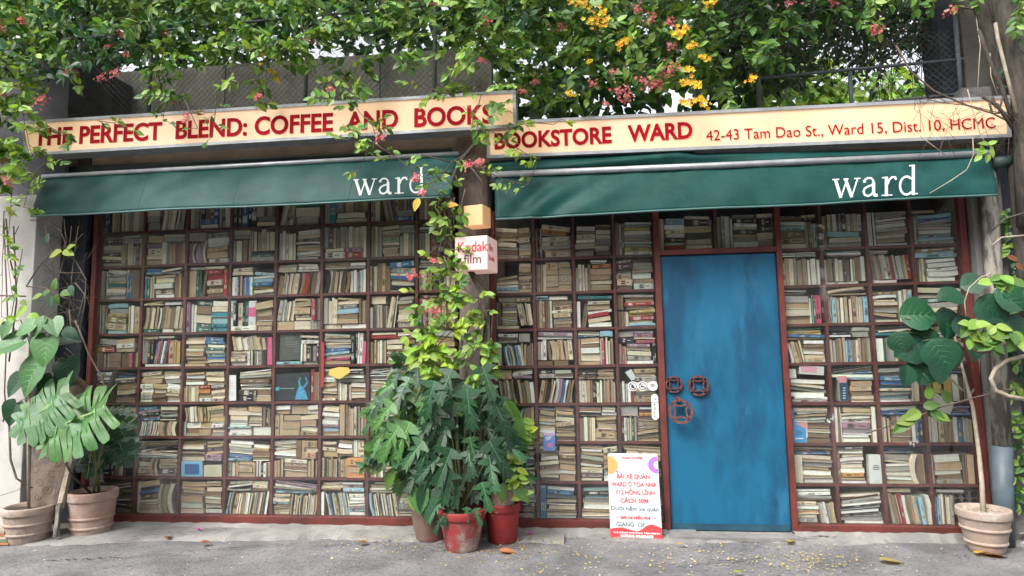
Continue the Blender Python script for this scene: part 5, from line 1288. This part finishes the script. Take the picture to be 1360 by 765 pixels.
bush(P, soilp(pC), (548,560,50,76), 110, ['philol','mid','philo'], .16, lambda u, v: (u*.8-.3, -.2, -.9), (YC-.02, YC+.35))
bush(P, soilp(pC), (560,520,45,50), 70, ['mid','light','dark'], .13, lambda u, v: (u-.2, -.2, -.8), (YC+.1, YC+.4))
for (x, y, dx, dz, s) in ((545,575,-.5,-1,.30),(530,580,-.6,-.9,.27),(523,550,-.8,-.8,.22)):
    P.leaf(W(x, y-15, YC-.06), (dx, -.2, dz), (pr.uniform(-.3,.3), -1, .45), s, pick(['philol']))
trail(P, [(545,590),(520,605),(498,622)], YC, ['mid','bluish'], .08, spr=.1, m='stemg')
for (x, y, dx, s) in ((573,650,-.3,.2),(556,650,.1,.17)): P.leaf(W(x, y, YC), (dx, -.3, -1), (0,-1,.3), s, LV['heartd'][0] if x > 560 else LV['heart'][1])
P.leaf(W(545,655,YC), (.2,-.2,-1), (-.4,-1,.3), .12, LV['lime'][0], .9)
for (x, y, dx, dz) in ((540,480,-.5,.6),(535,490,-1,.2),(540,500,-.7,-.6),(530,480,-.6,.9)): P.leaf(W(x, y, YC+.25), (dx, -.2, dz), (0,-1,.4), .1, LV['dark'][2], 1.2)
P.finish()
P = Plant('potted_plant', 'green trailing plant with lime leaflets in the small beige pot', 'plant', soilp(pF), 'potted plants below the pillar', 120)
bush(P, soilp(pF), (668,590,18,62), 50, ['philo','dark','mid'], .17, lambda u, v: (u*.7+.1, -.2, -.9), (YC+.02, YC+.3))
bush(P, soilp(pF), (686,565,10,28), 18, ['mid','light'], .1, lambda u, v: (u+.4, -.2, -.5), (YC+.1, YC+.3))
trail(P, [(668,600),(682,612),(692,640),(697,655)], YC+.02, ['lime','light'], .1, spr=.0, gap=8, m='stemg')
trail(P, [(668,600),(675,580),(690,563)], YC+.1, ['lime','light'], .085, spr=.05, gap=10, m='stemg')
P.finish()
# left group: heart leaves on the wall, split leaves over the second pot
YL_ = -.45
P = Plant('potted_plant', 'large heart-leaved climber tied to a bamboo cane in the pale pot', 'plant', soilp(pA), None, 60)
P.stem([soilp(pA), W(37,600,-.5), W(40,520,-.45), W(46,450,-.4)], [.008]*4, 'stemg', 6, 'stem')
for (x, y, dx, dz, s, k, nx) in ((62,447,.08,-1,.26,'h1',.1),(30,452,-1,-.35,.26,'h2',-.3),(58,424,-.3,-.8,.17,'h0',-.3),(70,424,.4,-.6,.17,'h0',.4),(50,482,-.5,-1,.30,'h3',.0),(82,446,1,-.15,.2,'d0',.2),(44,430,-.9,-.5,.17,'h1',0),(88,478,.3,-1,.24,'d1',.1),(28,500,-.6,-1,.2,'d2',0),(70,500,.1,-1,.25,'d1',.2),(75,520,.4,-1,.2,'d3',0),(12,430,-.4,-1,.14,'h0',0),(22,535,-.2,-1,.2,'d0',.2)):
    P.leaf(W(x, y, -.55 if k[0] == 'h' else -.42), (dx, -.25, dz), (nx, -1, .55), s*.92, (LV['heart'] if k[0] == 'h' else LV['heartd'])[int(k[1]) % 4])
    P.stem([W(42, max(y, 440)+15, -.45), W((x+42)/2, y-6, -.47), W(x, y, -.54 if k[0] == 'h' else -.42)], .004, 'stemg', 5, 'stalk')
for (x, y, dx) in ((40,415,.5),(36,407,-1),(8,455,-.4)): P.leaf(W(x, y, -.5), (dx, -.2, -.6), (0,-1,.5), .13, LV['lime'][1], 1.3)
P.finish()
cn = thing('bamboo_cane', 'thin pale bamboo cane standing upright in the pale terracotta pot', 'cane', soilp(pA))
mb = MB(); mb.tube([soilp(pA)+Vector((0,.0,-.05)), W(38,585,-.52), W(41,460,-.48)], .0115, 8); mb.build('pole', MT['stemp'], cn, smooth=True)
for y in (594, 648):
    mb = MB(); p = W(36.5, y, -.55); mb.tube([p+Vector((0,.03,-.003)), p+Vector((0,.03,.003))], .014, 8); mb.build('tie', MT['black'], cn)
P = Plant('potted_plant', 'split-leaved monstera reaching over the reddish terracotta pot', 'plant', soilp(pB), None, 60)
for (x, y, dx, dz, s, k, n) in ((92,520,-.85,-.62,.44,0,(-.1,-1,.6)),(142,540,-.95,-.42,.50,1,(.05,-1,.75)),(112,545,-.3,-1,.30,2,(-.2,-1,.5))):
    P.leaf(W(x, y, -.62), (dx, -.35, dz), n, s, LV['monst'][k], 1.1); P.stem([soilp(pB), W(128,620,-.5), W(x+8, y+10, -.55), W(x, y, -.62)], .007, 'stemg', 6, 'stalk')
for (x, y, dx, dz, s, k) in ((140,560,.4,-1,.32,0),(150,548,.6,-.8,.28,1),(130,575,-.1,-1,.36,2),(155,575,.5,-1,.3,0),(140,545,.4,-.8,.26,1),(118,585,-.3,-1,.25,2)):
    P.leaf(W(x, y, -.42), (dx, -.2, dz), (pr.uniform(-.2,.2),-1,.4), s*.85, LV['monstd'][k], 1.0); P.stem([soilp(pB), W(132,620,-.45), W(x, y, -.42)], .006, 'stemg', 6, 'stalk')
P.stem([soilp(pB), W(95,630,-.4), W(80,600,-.35)], .008, 'bark', 6, 'stem'); P.stem([soilp(pB)+Vector((.05,0,0)), W(128,600,-.35), W(126,560,-.3)], .012, 'stemg', 6, 'stem')
P.finish()
# leaning carpet-covered panel
cp_ = thing('carpet_panel', 'brown scroll patterned carpet panel with wooden edge leaning behind pots', 'panel', W(60, 690, -.3))
MT['carpet'] = mat('worn_brown_carpet', (.2,.15,.115), (.13,.1,.08), scale=10, rough=.95, bump=.5, bscale=90, dirt=(.04,.045,.055), dscale=4, dfac=(.48,.62))
def quad3(P, Yt, Yb, y_of=lambda py: 0): return [W(x, y, Yb+(Yt-Yb)*(680-y)/170) for x, y in P]
mb = MB(); Q = quad3([(40,673),(73,674),(113,512),(44,512)], -.22, -.42); mb.poly(Q, .02, (0,.02,0)); mb.build('carpet', MT['carpet'], cp_)
mb = MB(); Q = quad3([(73.5,676),(80,676),(119,512),(113.5,512)], -.225, -.425); mb.poly(Q, .03, (0,.035,0)); mb.build('wooden_edge', MT['stemp'], cp_)
mb = MB(); Q = quad3([(70,713),(74.5,713),(80,668),(75,668)], -.25, -.44); mb.poly(Q, .02, (0,.03,0)); mb.build('leg', MT['wood'], cp_)
mb = MB(); dk = (.05,.032,.024)
for (cx, cy_, R_, s_) in ((62,650,8,1),(52,640,6,-1),(70,628,6,1),(47,622,7,-1),(60,612,7,1),(78,615,5,-1),(50,660,5,1),(84,595,6,1),(66,595,6,-1),(48,598,5,1)):
    pts = []
    for i in range(22):
        a = s_*i*.42+cx; rr = R_*(1-i/26); q = quad3([(cx+rr*math.cos(a), cy_+rr*.9*math.sin(a))], -.22, -.42)[0]; pts.append(q+Vector((0,-.001,0)))
    mb.tube(pts, .0028, 4, 0, dk)
for i in range(3):
    pts = [quad3([(76+i*0+k*2.0-i*2.5, 664-k*8.2)], -.22, -.42)[0]+Vector((0,-.001,0)) for k in range(14)]; mb.tube(pts, .0018, 4, 0, dk)
o = mb.build('scroll_pattern', MT['paper'], cp_); o['kind'] = 'stuff'
mb = MB(); mb.tube([W(85,498,-.3), W(100,502,-.3), W(113,512,-.3)], .028, 10)
tag(mb.build('wicker_roll', mat('woven_cane', (.3,.2,.13), (.14,.09,.06), scale=60, rough=.8, bump=.8, bscale=150), smooth=True, origin=W(100,502,-.3)), 'short woven cane roll end above the split leaves', 'cane roll')
# right plant
P = Plant('potted_plant', 'bare pale-stemmed young tree with big dark leaves in the gravel pot', 'plant', soilp(pG), None, 90)
b0 = soilp(pG); Yg = b0.y
P.stem([b0, W(1304,640,Yg+.05), W(1300,600,Yg+.1), W(1292,540,Yg+.2), W(1288,525,Yg+.22), W(1280,495,Yg+.25), W(1273,465,Yg+.28), W(1266,440,Yg+.3)], [.017,.015,.014,.013,.013,.01,.009,.007], 'stemp', 8, 'trunk')
for pts, r_ in (([(1288,525),(1275,515),(1258,498),(1240,480),(1225,470)], .007), ([(1288,525),(1297,512),(1300,495),(1300,470),(1305,430)], .008), ([(1302,690),(1303,620),(1298,560),(1299,530)], .006)):
    P.stem([W(x, y, Yg+.25) for x, y in pts], r_, 'stemp', 6, 'branch')
for (x, y, dx, dz, s, k) in ((1195,418,1,.02,.30,0),(1280,392,-1,.1,.22,1),(1255,408,-.05,-1,.27,2),(1226,452,-.75,-.35,.30,3),(1232,462,-.35,-1,.34,4),(1222,432,.0,-1,.24,0),(1190,440,.2,-1,.2,1),(1238,450,.35,-1,.30,2),(1270,420,.5,-1,.22,3),(1300,395,.6,-.8,.28,4),(1322,385,.8,-.6,.26,0),(1310,420,.4,-1,.26,1),(1335,420,.5,-1,.26,2),(1245,475,.0,-1,.22,3),(1290,440,.1,-1,.25,0),(1340,395,.6,.3,.22,3),(1260,452,.3,-1,.24,1),(1276,380,.9,.2,.2,4),(1205,485,-.2,-1,.18,2)):
    P.leaf(W(x, y, Yg-.06+pr.uniform(-.08,.08)), (dx, -.25, dz), (pr.uniform(-.5,.5), -1, pr.uniform(.2,.9)), s*.8, LV['round'][k], 1.1)
    P.stem([W(1268+max(0, x-1285)*.6, 445, Yg+.02), W(x, y, Yg-.05)], .004, 'stemg', 4, 'stalk')
P.finish()
P = Plant('climbing_plant', 'pale green lobed creeper with curled shoots in front of glossy leaves', 'climbing plant', (3.5,-.3,2), None, 120)
for (x, y) in ((1290,430),(1300,425),(1312,440),(1322,432),(1305,450),(1345,440),(1352,450),(1318,372),(1330,365),(1340,372),(1290,448),(1318,455)):
    for k in range(4): P.leaf(W(x, y, -.62), (pr.uniform(-1,1), -.2, pr.uniform(-1,.2)), (pr.uniform(-.3,.3),-1,.6), pr.uniform(.08,.12), pick(['light','mid']), 1.15)
P.stem([W(1283,420,-.6), W(1281,400,-.6), W(1287,382,-.6), W(1302,368,-.6), W(1318,362,-.6)], .004, 'stemp', 5, 'shoot')
P.stem([W(1362,472,-.55), W(1338,478,-.56), W(1322,489,-.57), W(1316,502,-.58), W(1322,518,-.57), W(1340,526,-.56), W(1364,530,-.55)], .013, 'stemp', 7, 'branch')
P.stem([W(1150,575,-.2), W(1200,560,-.25), W(1250,540,-.3), W(1300,526,-.4), W(1345,515,-.5)], .005, 'twig', 5, 'branch')
P.stem([W(1288,462,-.5), W(1300,468,-.5), W(1318,465,-.5), W(1335,455,-.5)], .009, 'twig', 6, 'branch')
for (x, y, dx, dz, s) in ((1262,535,-.3,.5,.12),(1233,530,.1,.8,.1),(1222,545,-.8,-.4,.13),(1215,555,-1,-.2,.13),(1205,560,-.9,-.6,.12),(1235,545,.5,-.4,.12),(1226,540,.7,.2,.11),(1212,550,-.5,-.9,.1),(1243,548,.8,-.5,.1)): P.leaf(W(x, y, -.3), (dx, -.2, dz), (0,-1,.5), s, pick(['mid','light']), 1.2)
for (x, y) in ((1340,290),(1345,330),(1352,350),(1356,420),(1350,560),(1352,580),(1340,300),(1346,400),(1349,520),(1352,440),(1356,610),(1350,640),(1356,660),(1348,480)):
    for k in range(11): P.leaf(W(x+pr.uniform(-8,8), y+pr.uniform(-14,14), -.15), (pr.uniform(-1,1), -.2, pr.uniform(-1,.2)), (pr.uniform(-.5,.5),-1,.4), pr.uniform(.05,.09), pick(['mid','light','dark']))
P.finish()
# twining tree trunks at the far edge
P = Plant('tree', 'twisted brown tree trunk rising past the end of the awning', 'tree', (3.75,-.2,0), None, 200)
P.stem([W(x, y, -.2) for x, y in ((1378,700),(1374,560),(1368,430),(1358,330),(1352,250),(1347,190),(1338,130),(1322,70),(1306,20),(1290,-30))], [.05,.05,.05,.05,.052,.055,.055,.05,.05,.05], 'bark', 12, 'trunk')
P.stem([W(x, y, -.3) for x, y in ((1364,300),(1360,210),(1356,150),(1347,90),(1335,40),(1325,-20))], [.06,.06,.055,.055,.055,.05], 'bark', 10, 'limb')
for pts, r_, m_ in (([(1350,150),(1335,90),(1325,50),(1322,30)], .012, 'stemp'), ([(1345,160),(1330,115),(1312,75),(1300,40)], .014, 'bark'), ([(1296,20),(1302,60),(1300,90),(1298,128)], .003, 'stemp'), ([(1315,70),(1316,100),(1325,126)], .003, 'stemp'), ([(1345,170),(1325,140),(1305,128)], .012, 'bark'),
                ([(1338,160),(1318,150),(1280,138),(1240,120),(1210,95),(1190,60)], .006, 'twig'), ([(1330,150),(1290,140),(1250,136),(1220,128)], .003, 'twig'), ([(1345,160),(1332,148),(1322,140),(1318,128)], .01, 'bark'), ([(1312,128),(1318,150),(1326,150),(1332,128)], .008, 'bark'),
                ([(1285,118),(1292,145),(1302,178),(1312,195)], .0035, 'stemp'), ([(1292,182),(1293,205),(1284,225),(1262,240),(1235,256)], .003, 'stemp'), ([(1222,180),(1235,190),(1255,205)], .003, 'stemp'), ([(1318,305),(1335,290),(1362,282)], .008, 'bark'), ([(1318,325),(1330,315),(1362,312)], .006, 'stemp')):
    P.stem([W(x, y, -.42) for x, y in pts], r_, m_, 6, 'branch')
for i in range(36):
    x, y = pr.uniform(1200,1345), pr.uniform(120,185); a = W(x, y, -.42); P.stem([a, a+Vector((pr.uniform(-.12,.12), pr.uniform(-.03,.03), pr.uniform(-.15,.1))), a+Vector((pr.uniform(-.2,.2), 0, pr.uniform(-.2,.1)))], .0016, 'twig', 3, 'twigs')
for i in range(50): P.leaf(W(pr.uniform(1330,1362), pr.uniform(-20,120), -.3), (pr.uniform(-1,1), 0, pr.uniform(-1,.2)), (0,-1,.5), pr.uniform(.05,.08), pick(['dark','mid']))
for i in range(10): P.leaf(W(pr.uniform(1290,1316), pr.uniform(190,205), -.45), (pr.uniform(-1,1), 0, pr.uniform(-1,.6)), (0,-1,.5), pr.uniform(.06,.08), pick(['light']))
P.leaf(W(1348,350,-.3), (.8,0,-.4), (0,-1,.3), .08, LV['brown'][0]); P.leaf(W(1352,345,-.3), (-.8,0,.4), (0,-1,.3), .08, LV['brown'][1])
P.finish()
# bare stems on the dark wall at the near end
P = Plant('climbing_plant', 'tangle of thin bare stems on the dark recess beside white wall', 'climbing plant', (-4.6,-.3,0), None, 60)
for pts, r_ in (([(40,292),(62,292),(80,305),(86,320),(84,345)], .004), ([(35,380),(55,348),(75,330)], .005), ([(35,380),(60,382),(85,395),(110,400)], .005), ([(84,345),(80,362),(110,362)], .0045), ([(75,330),(100,345),(114,370),(113,400),(108,430)], .005), ([(18,300),(20,350),(22,400),(12,480)], .006), ([(8,290),(12,340),(20,370)], .006), ([(25,300),(10,330),(24,345)], .003),
                ([(100,425),(118,470),(135,500),(143,525)], .0065), ([(95,300),(92,330),(110,310)], .003), ([(60,300),(64,320),(75,340)], .004), ([(92,410),(95,440),(92,445)], .005), ([(5,290),(10,420),(6,520),(8,545),(4,560)], .005), ([(30,330),(15,420),(20,440)], .003), ([(100,375),(112,390),(100,440)], .005), ([(12,560),(14,610),(22,635),(38,645)], .008), ([(0,658),(25,650),(40,630)], .002), ([(0,392),(34,393)], .006), ([(85,290),(88,320),(84,350)], .003), ([(104,300),(96,360),(90,430)], .003)):
    P.stem([W(x, y, -.40) for x, y in pts], r_, 'twig', 6, 'stem')
for i in range(70):
    a = W(pr.uniform(42,118), pr.uniform(285,500), pr.uniform(-.3,-.18)); d = Vector((pr.uniform(-1,1), 0, pr.uniform(-1.5,1))).normalized(); P.stem([a, a+d*.1+Vector((.03,0,0)), a+d*.22], pr.uniform(.0015,.003), 'twig', 3, 'stem')
for (x, y, dx, dz, s, k) in ((82,332,-1,-.5,.12,'lime'),(84,332,1,-.4,.11,'lime'),(88,330,.8,.3,.09,'lime'),(72,385,0,1,.1,'mid'),(80,388,1,-.05,.11,'mid'),(74,390,.3,-1,.09,'mid'),(66,386,-.9,-.4,.1,'mid'),(56,390,-.6,-.3,.09,'light'),(68,392,-.1,-1,.1,'bluish'),(94,378,.2,-.6,.09,'bluish'),(62,322,.1,1,.08,'bluish'),(18,378,.4,-.8,.07,'mid'),(12,395,-.6,-.4,.07,'light'),(28,398,.6,-.4,.08,'light')):
    P.leaf(W(x, y, -.44), (dx, -.15, dz), (0,-1,.6), s, LV[k][0], 1.15)
P.finish()

# ------------------------------------------------------------------ walls and pipes at both ends
ww = thing('end_wall', 'white painted wall beside the dark recess and pale pot', 'wall', (-5.6, -.2, 0))
xe = W(36, 500, -.32).x
mb = MB(); mb.box((-9, -.32, 0), (xe, .6, 2.72)); mb.build('render', MT['white'], ww, bevel=.006)
mb = MB(); mb.box((-9, -.2, 2.722), (xe+.12, .6, 4.0)); mb.build('dark_upper', mat('purple_grey_render', (.09,.085,.1), (.05,.048,.055), scale=6, rough=.9, bump=.6), ww)
lo = thing('low_wall', 'mossy stained concrete wall beyond the grey pipe', 'wall', (4.4, .1, 0))
a = W(1343, 640, .12); mb = MB(); mb.box((a.x, .12, 0), (9, .4, W(1350, 598, .12).z)); mb.build('wall', MT['moss'], lo)
mb = MB(); mb.box((a.x-.02, .10, W(1350, 598, .12).z+.001), (9, .42, W(1350, 598, .12).z+.06)); mb.build('coping', MT['conc'], lo)
dk_ = thing('dark_shed', 'dark blue painted shed wall behind the twisted trunk', 'shed', (4.6, .6, 0))
mb = MB(); mb.box((W(1322,300,.5).x, .5, 0), (10, .9, 3.9)); mb.build('wall', MT['darkwall'], dk_)
mb = MB(); mb.box((W(1322,300,.5).x-.05, .45, 3.901), (10, .95, 3.96)); mb.build('roof', MT['alu'], dk_)
dp = thing('drain_pipe', 'grey blue plastic pipe below a peeling weathered post', 'pipe', (3.85, -.12, 0))
p0, p1 = W(1333, 712, -.14), W(1331, 592, -.14)
mb = MB(); mb.tube([(p0.x, -.14, .0), (p1.x, -.14, p1.z)], .062, 18); mb.build('pipe', MT['pvc'], dp, smooth=True)
mb = MB(); p2 = W(1314, 250, -.14); mb.tube([(p1.x, -.14, p1.z+.001), ((p1.x+p2.x)/2+.0, -.142, (p1.z+p2.z)/2), (p2.x, -.14, p2.z+.3)], [.058,.056,.055], 14); mb.build('weathered_post', MT['wood'], dp, smooth=True)
mb = MB(); q0, q1 = W(1325, 480, -.17), W(1321, 258, -.17); mb.tube([q0, q1, q1+Vector((0,0,.4))], .014, 8); mb.build('white_conduit', MT['white'], dp, smooth=True)
mb = MB(); rr = random.Random(3); c0 = G(1352, 728)+Vector((0,.1,.03))
for i in range(26):
    a = c0+Vector((rr.uniform(-.08,.12), rr.uniform(-.05,.05), rr.uniform(-.02,.06)))
    mb.add([a, a+Vector((rr.uniform(-.06,.06), rr.uniform(-.04,.04), rr.uniform(-.03,.03))), a+Vector((rr.uniform(-.06,.06), rr.uniform(-.04,.04), rr.uniform(-.04,.02)))], [(0,1,2)], 0, (.55,.55,.56))
tag(mb.build('plastic_bag', MT['paper'], smooth=True, origin=c0), 'crumpled pale plastic bag beside the wide gravel pot', 'bag')
bx_ = thing('book_bundle', 'small bundle of bright printed papers beside the pale terracotta pot', 'papers', G(6, 722))
for i in range(5):
    mb = MB(); o_ = G(4, 724)+Vector((0,.05,.0)); mb.box((o_.x-.1, o_.y-.08, .012+i*.02), (o_.x+.07-.01*i, o_.y+.1, .03+i*.02), 0, ((.4,.18,.08),(.12,.2,.1),(.45,.38,.26),(.35,.12,.07),(.3,.26,.2))[i]); mb.build('paper_stack', MT['paper'], bx_)

# ------------------------------------------------------------------ litter
fl = random.Random(31)
ck = random.Random(5)
for (a_, b_) in (((160,716),(300,704)),((250,728),(430,716)),((545,712),(600,716)),((430,722),(548,713)),((1060,716),(1180,712)),((900,748),(1010,738)),((60,742),(200,735))):
    k = 26; W0 = [G(a_[0]+(b_[0]-a_[0])*i/k+ck.uniform(-1.5,1.5), a_[1]+(b_[1]-a_[1])*i/k+ck.uniform(-1.2,1.2), .02) for i in range(k+1)]; mb = MB()
    for i in range(k):
        p, q = W0[i], W0[i+1]; za = max(gz(0,0), 0)+(.034 if p.y > -.42 and a_[1] < 720 else .0075); h0, h1 = (.0015+.0045*ck.random(), .0015+.0045*ck.random())
        mb.add([(p.x,p.y-h0,za),(q.x,q.y-h1,za),(q.x,q.y+h1,za),(p.x,p.y+h0,za)], [(0,1,2,3)])
    tag(mb.build('pavement_crack', MT['inner']), kind='structure')
def fallen(px, py, size, var, label, ang=None, curl=.15):
    p = G(px, py, .015)+Vector((0,0,.012)); a = fl.uniform(0, 2*PI) if ang is None else ang
    x, y, z = frame((math.cos(a), math.sin(a), .05), (fl.uniform(-curl,curl), fl.uniform(-curl,curl), 1))
    o = bpy.data.objects.new('fallen_leaf', var[0]); o.matrix_world = Matrix(((x.x*size*1.3,y.x*size,z.x*size,p.x),(x.y*size*1.3,y.y*size,z.y*size,p.y),(x.z*size*1.3,y.z*size,z.z*size,p.z),(0,0,0,1)))
    COL.objects.link(o); tag(o, label, 'leaf', 'fallen leaves on the ground')
LV['tan'] = vary((.55,.36,.16), .1, 2, 'oval'); LV['peach'] = vary((.6,.26,.14), .1, 1, 'oval')
for a in ((663,733,.12,LV['peach'][0],'broad orange pink fallen leaf in front of the dark red pot',.2), (1168,744,.15,LV['tan'][0],'large tan leaf lying alone in front of the far window',.05), (1047,721,.09,LV['tan'][1],'small tan leaf nearest the door foot on the pavement',1), (1308,737,.15,LV['brown'][0],'brown curled leaf tucked under the gravel pot',.1), (1296,736,.1,LV['yellow'][0],'yellow leaf beside brown leaf at the gravel pot',.5), (265,722,.08,LV['brown'][1],'dry brown leaf below the wide window beside a pink petal',.3), (222,716,.08,LV['brown'][2],'dry reddish brown leaf near the reddish terracotta pot',2), (105,712,.09,LV['brown'][3],'brown leaf against the base of the reddish pot',1), (305,700,.08,LV['brown'][0],'small brown leaf on the plinth below wide window',0), (475,722,.08,LV['brown'][2],'dry brown leaf on cracked pavement beside the clay pots',.4), (78,700,.16,LV['yellow'][2],'yellow green leaf lying between the two terracotta pots',1.2), (900,724,.06,LV['yellow'][1],'small orange leaf on the asphalt below blue door',.2), (975,762,.06,LV['lime'][0],'bright yellow green leaf on the asphalt farthest from door',.4)):
    fallen(a[0], a[1], a[2], a[3], a[4], a[5])
mb = MB()
def petals(n, cx, cy_, sx, sy_, cols, s0=.006, s1=.014):
    for i in range(n):
        px, py = fl.gauss(cx, sx), cy_+abs(fl.gauss(0, sy_)) if cy_ < 712 else fl.gauss(cy_, sy_)
        if py < 700 or py > 790: continue
        p = G(px, py, .012); 
        if p.y > -.1: continue
        p.z = .02 if p.y > -.35 else .009
        a = fl.uniform(0, PI); s = fl.uniform(s0, s1); u = Vector((math.cos(a), math.sin(a), fl.uniform(-.2,.3)))*s; v = Vector((-math.sin(a), math.cos(a), fl.uniform(-.2,.3)))*s*fl.uniform(.3,.8)
        c = fl.choice(cols); k = fl.uniform(.8,1.15)
        mb.add([p-u, p+v, p+u, p-v], [(0,1,2,3)], 0, tuple(x*k for x in c))
YP = [(.62,.5,.06), (.6,.42,.12), (.65,.55,.2), (.5,.4,.2)]
petals(120, 705, 722, 28, 9, YP+[(.45,.2,.08)]); petals(90, 500, 722, 50, 9, YP); petals(190, 830, 738, 110, 14, YP+[(.6,.6,.55)]); petals(130, 1080, 745, 45, 9, YP); petals(90, 1010, 735, 90, 10, YP)
petals(120, 250, 740, 200, 14, YP+[(.6,.6,.55)], .004, .009); petals(60, 655, 735, 40, 8, YP+[(.4,.15,.06)]); petals(80, 1200, 745, 120, 12, YP+[(.6,.6,.55)], .004, .009)
DK = [(.05,.04,.03),(.08,.06,.04),(.12,.09,.06)]
for (x, y, n_, sx_) in ((620,726,150,34),(700,714,120,18),(110,716,90,35),(1290,734,110,30),(560,716,70,25),(60,722,60,30)): petals(n_, x, y, sx_, 4, DK, .003, .009)
petals(260, 700, 712, 420, 2.5, DK, .002, .006)
petals(5, 265, 705, 2, 2, [(.65,.1,.4)], .012, .018); petals(6, 704, 709, 3, 2, [(.6,.05,.3)], .01, .016); petals(260, 680, 740, 420, 18, [(.5,.49,.46),(.3,.28,.25),(.1,.09,.08),(.2,.15,.1)], .002, .006)
tag(mb.build('petal_litter', MT['petal']), 'yellow petals and crumbs scattered over the asphalt', 'litter', kind='stuff')
for (x, y, lb) in ((265,704,'single magenta petal on the pavement below the wide window'), (704,709,'magenta petal beside the dark red pot and litter')):
    mb = MB(); p = G(x, y, .03); 
    for k in range(5):
        a = k*1.256; mb.add([p, p+Vector((.022*math.cos(a-.5), .016*math.sin(a-.5), .012)), p+Vector((.03*math.cos(a), .022*math.sin(a), .02)), p+Vector((.022*math.cos(a+.5), .016*math.sin(a+.5), .012))], [(0,1,2,3)], 0, (.65,.1,.42))
    tag(mb.build('fallen_flower', MT['petal'], origin=p), lb, 'flower', 'fallen magenta flowers')

# ------------------------------------------------------------------ unseen greenery added as shade, unseen street side shaped for window reflections
def sky_tree(label, boxes, n, size, trunk, tones=('dark','mid','mid')):
    P = Plant('tree', label, 'tree', (trunk[0][0], trunk[0][1], 0), 'trees across the street', 0)
    for (cx, cy_, cz, rx, ry, rz) in boxes:
        for i in range(n):
            while True:
                u = Vector((pr.uniform(-1,1), pr.uniform(-1,1), pr.uniform(-1,1)))
                if .3 < u.length < 1: break
            P.leaf((cx+u.x*rx, cy_+u.y*ry, cz+u.z*rz), (pr.uniform(-1,1), pr.uniform(-1,1), pr.uniform(-1.2,.3)), (pr.uniform(-1,1), pr.uniform(-1,1), pr.uniform(-.5,1)), size*pr.uniform(.7,1.3), pick(list(tones)))
    P.stem(trunk, [.2, .17, .1], 'bark', 10, 'trunk'); P.finish()
hb = thing('house', 'grey terraced house front across the street', 'building', (0, -17, 0), 'houses across the street')  # added houses, height and gap shaped for reflections in the glass
for nm, a, b, m in (('wall', (-9,-20,0), (7.5,-16.5,9.4), 'conc'), ('roof', (-9.3,-20.2,9.401), (7.6,-16.2,9.6), 'post')):
    mb = MB(); mb.box(a, b); mb.build(nm, MT[m], hb)
for i in range(6):
    for j in range(2):
        mb = MB(); mb.box((-7.9+i*2.5, -16.52, 1.0+j*3), (-6.5+i*2.5, -16.46, 2.6+j*3)); mb.build('window', MT['inner'], hb)
mb = MB(); mb.box((-30,-21,0), (-9.4,-17,9)); mb.build('wall', MT['moss'], hb); mb = MB(); mb.box((9.3,-21,0), (30,-17,9)); mb.box((7.501,-21,0), (9.299,-17,2.9)); mb.build('wall', MT['moss'], hb)
sky_tree('unseen leafy street tree standing before the grey terraced house', [(-5,-13.5,4.2,2.6,1.8,1.9)], 1500, .3, [(-5,-13.5,0), (-4.9,-13.5,2.5), (-5.1,-13.4,4)])  # both trees added behind the camera as dark masses against sky reflections
sky_tree('second unseen leafy street tree before the grey terraced house', [(4.5,-13.5,4.4,2.8,1.8,2.0)], 1500, .3, [(4.5,-13.5,0), (4.6,-13.5,2.6), (4.4,-13.4,4.2)])
P = Plant('climbing_plant', 'unseen mass of climber leaves overhanging the fence top over the awnings', 'climbing plant', (0,-.3,3.9), 'flowering climbers over the signs', 0)  # leaf mass added out of view to shade the upper books
for i in range(7500):
    x = pr.uniform(-5.2, 4.2); y = pr.uniform(-1.0, .5); z = 4.25+pr.random()*.7+ .35*abs(y+.2)
    P.leaf((x, y, z), (pr.uniform(-1,1), pr.uniform(-1,.3), pr.uniform(-1.2,.3)), (pr.uniform(-1,1), pr.uniform(-.8,.4), pr.uniform(-.2,1)), pr.uniform(.07,.12), pick(['dark','mid','mid','light']))
P.finish()
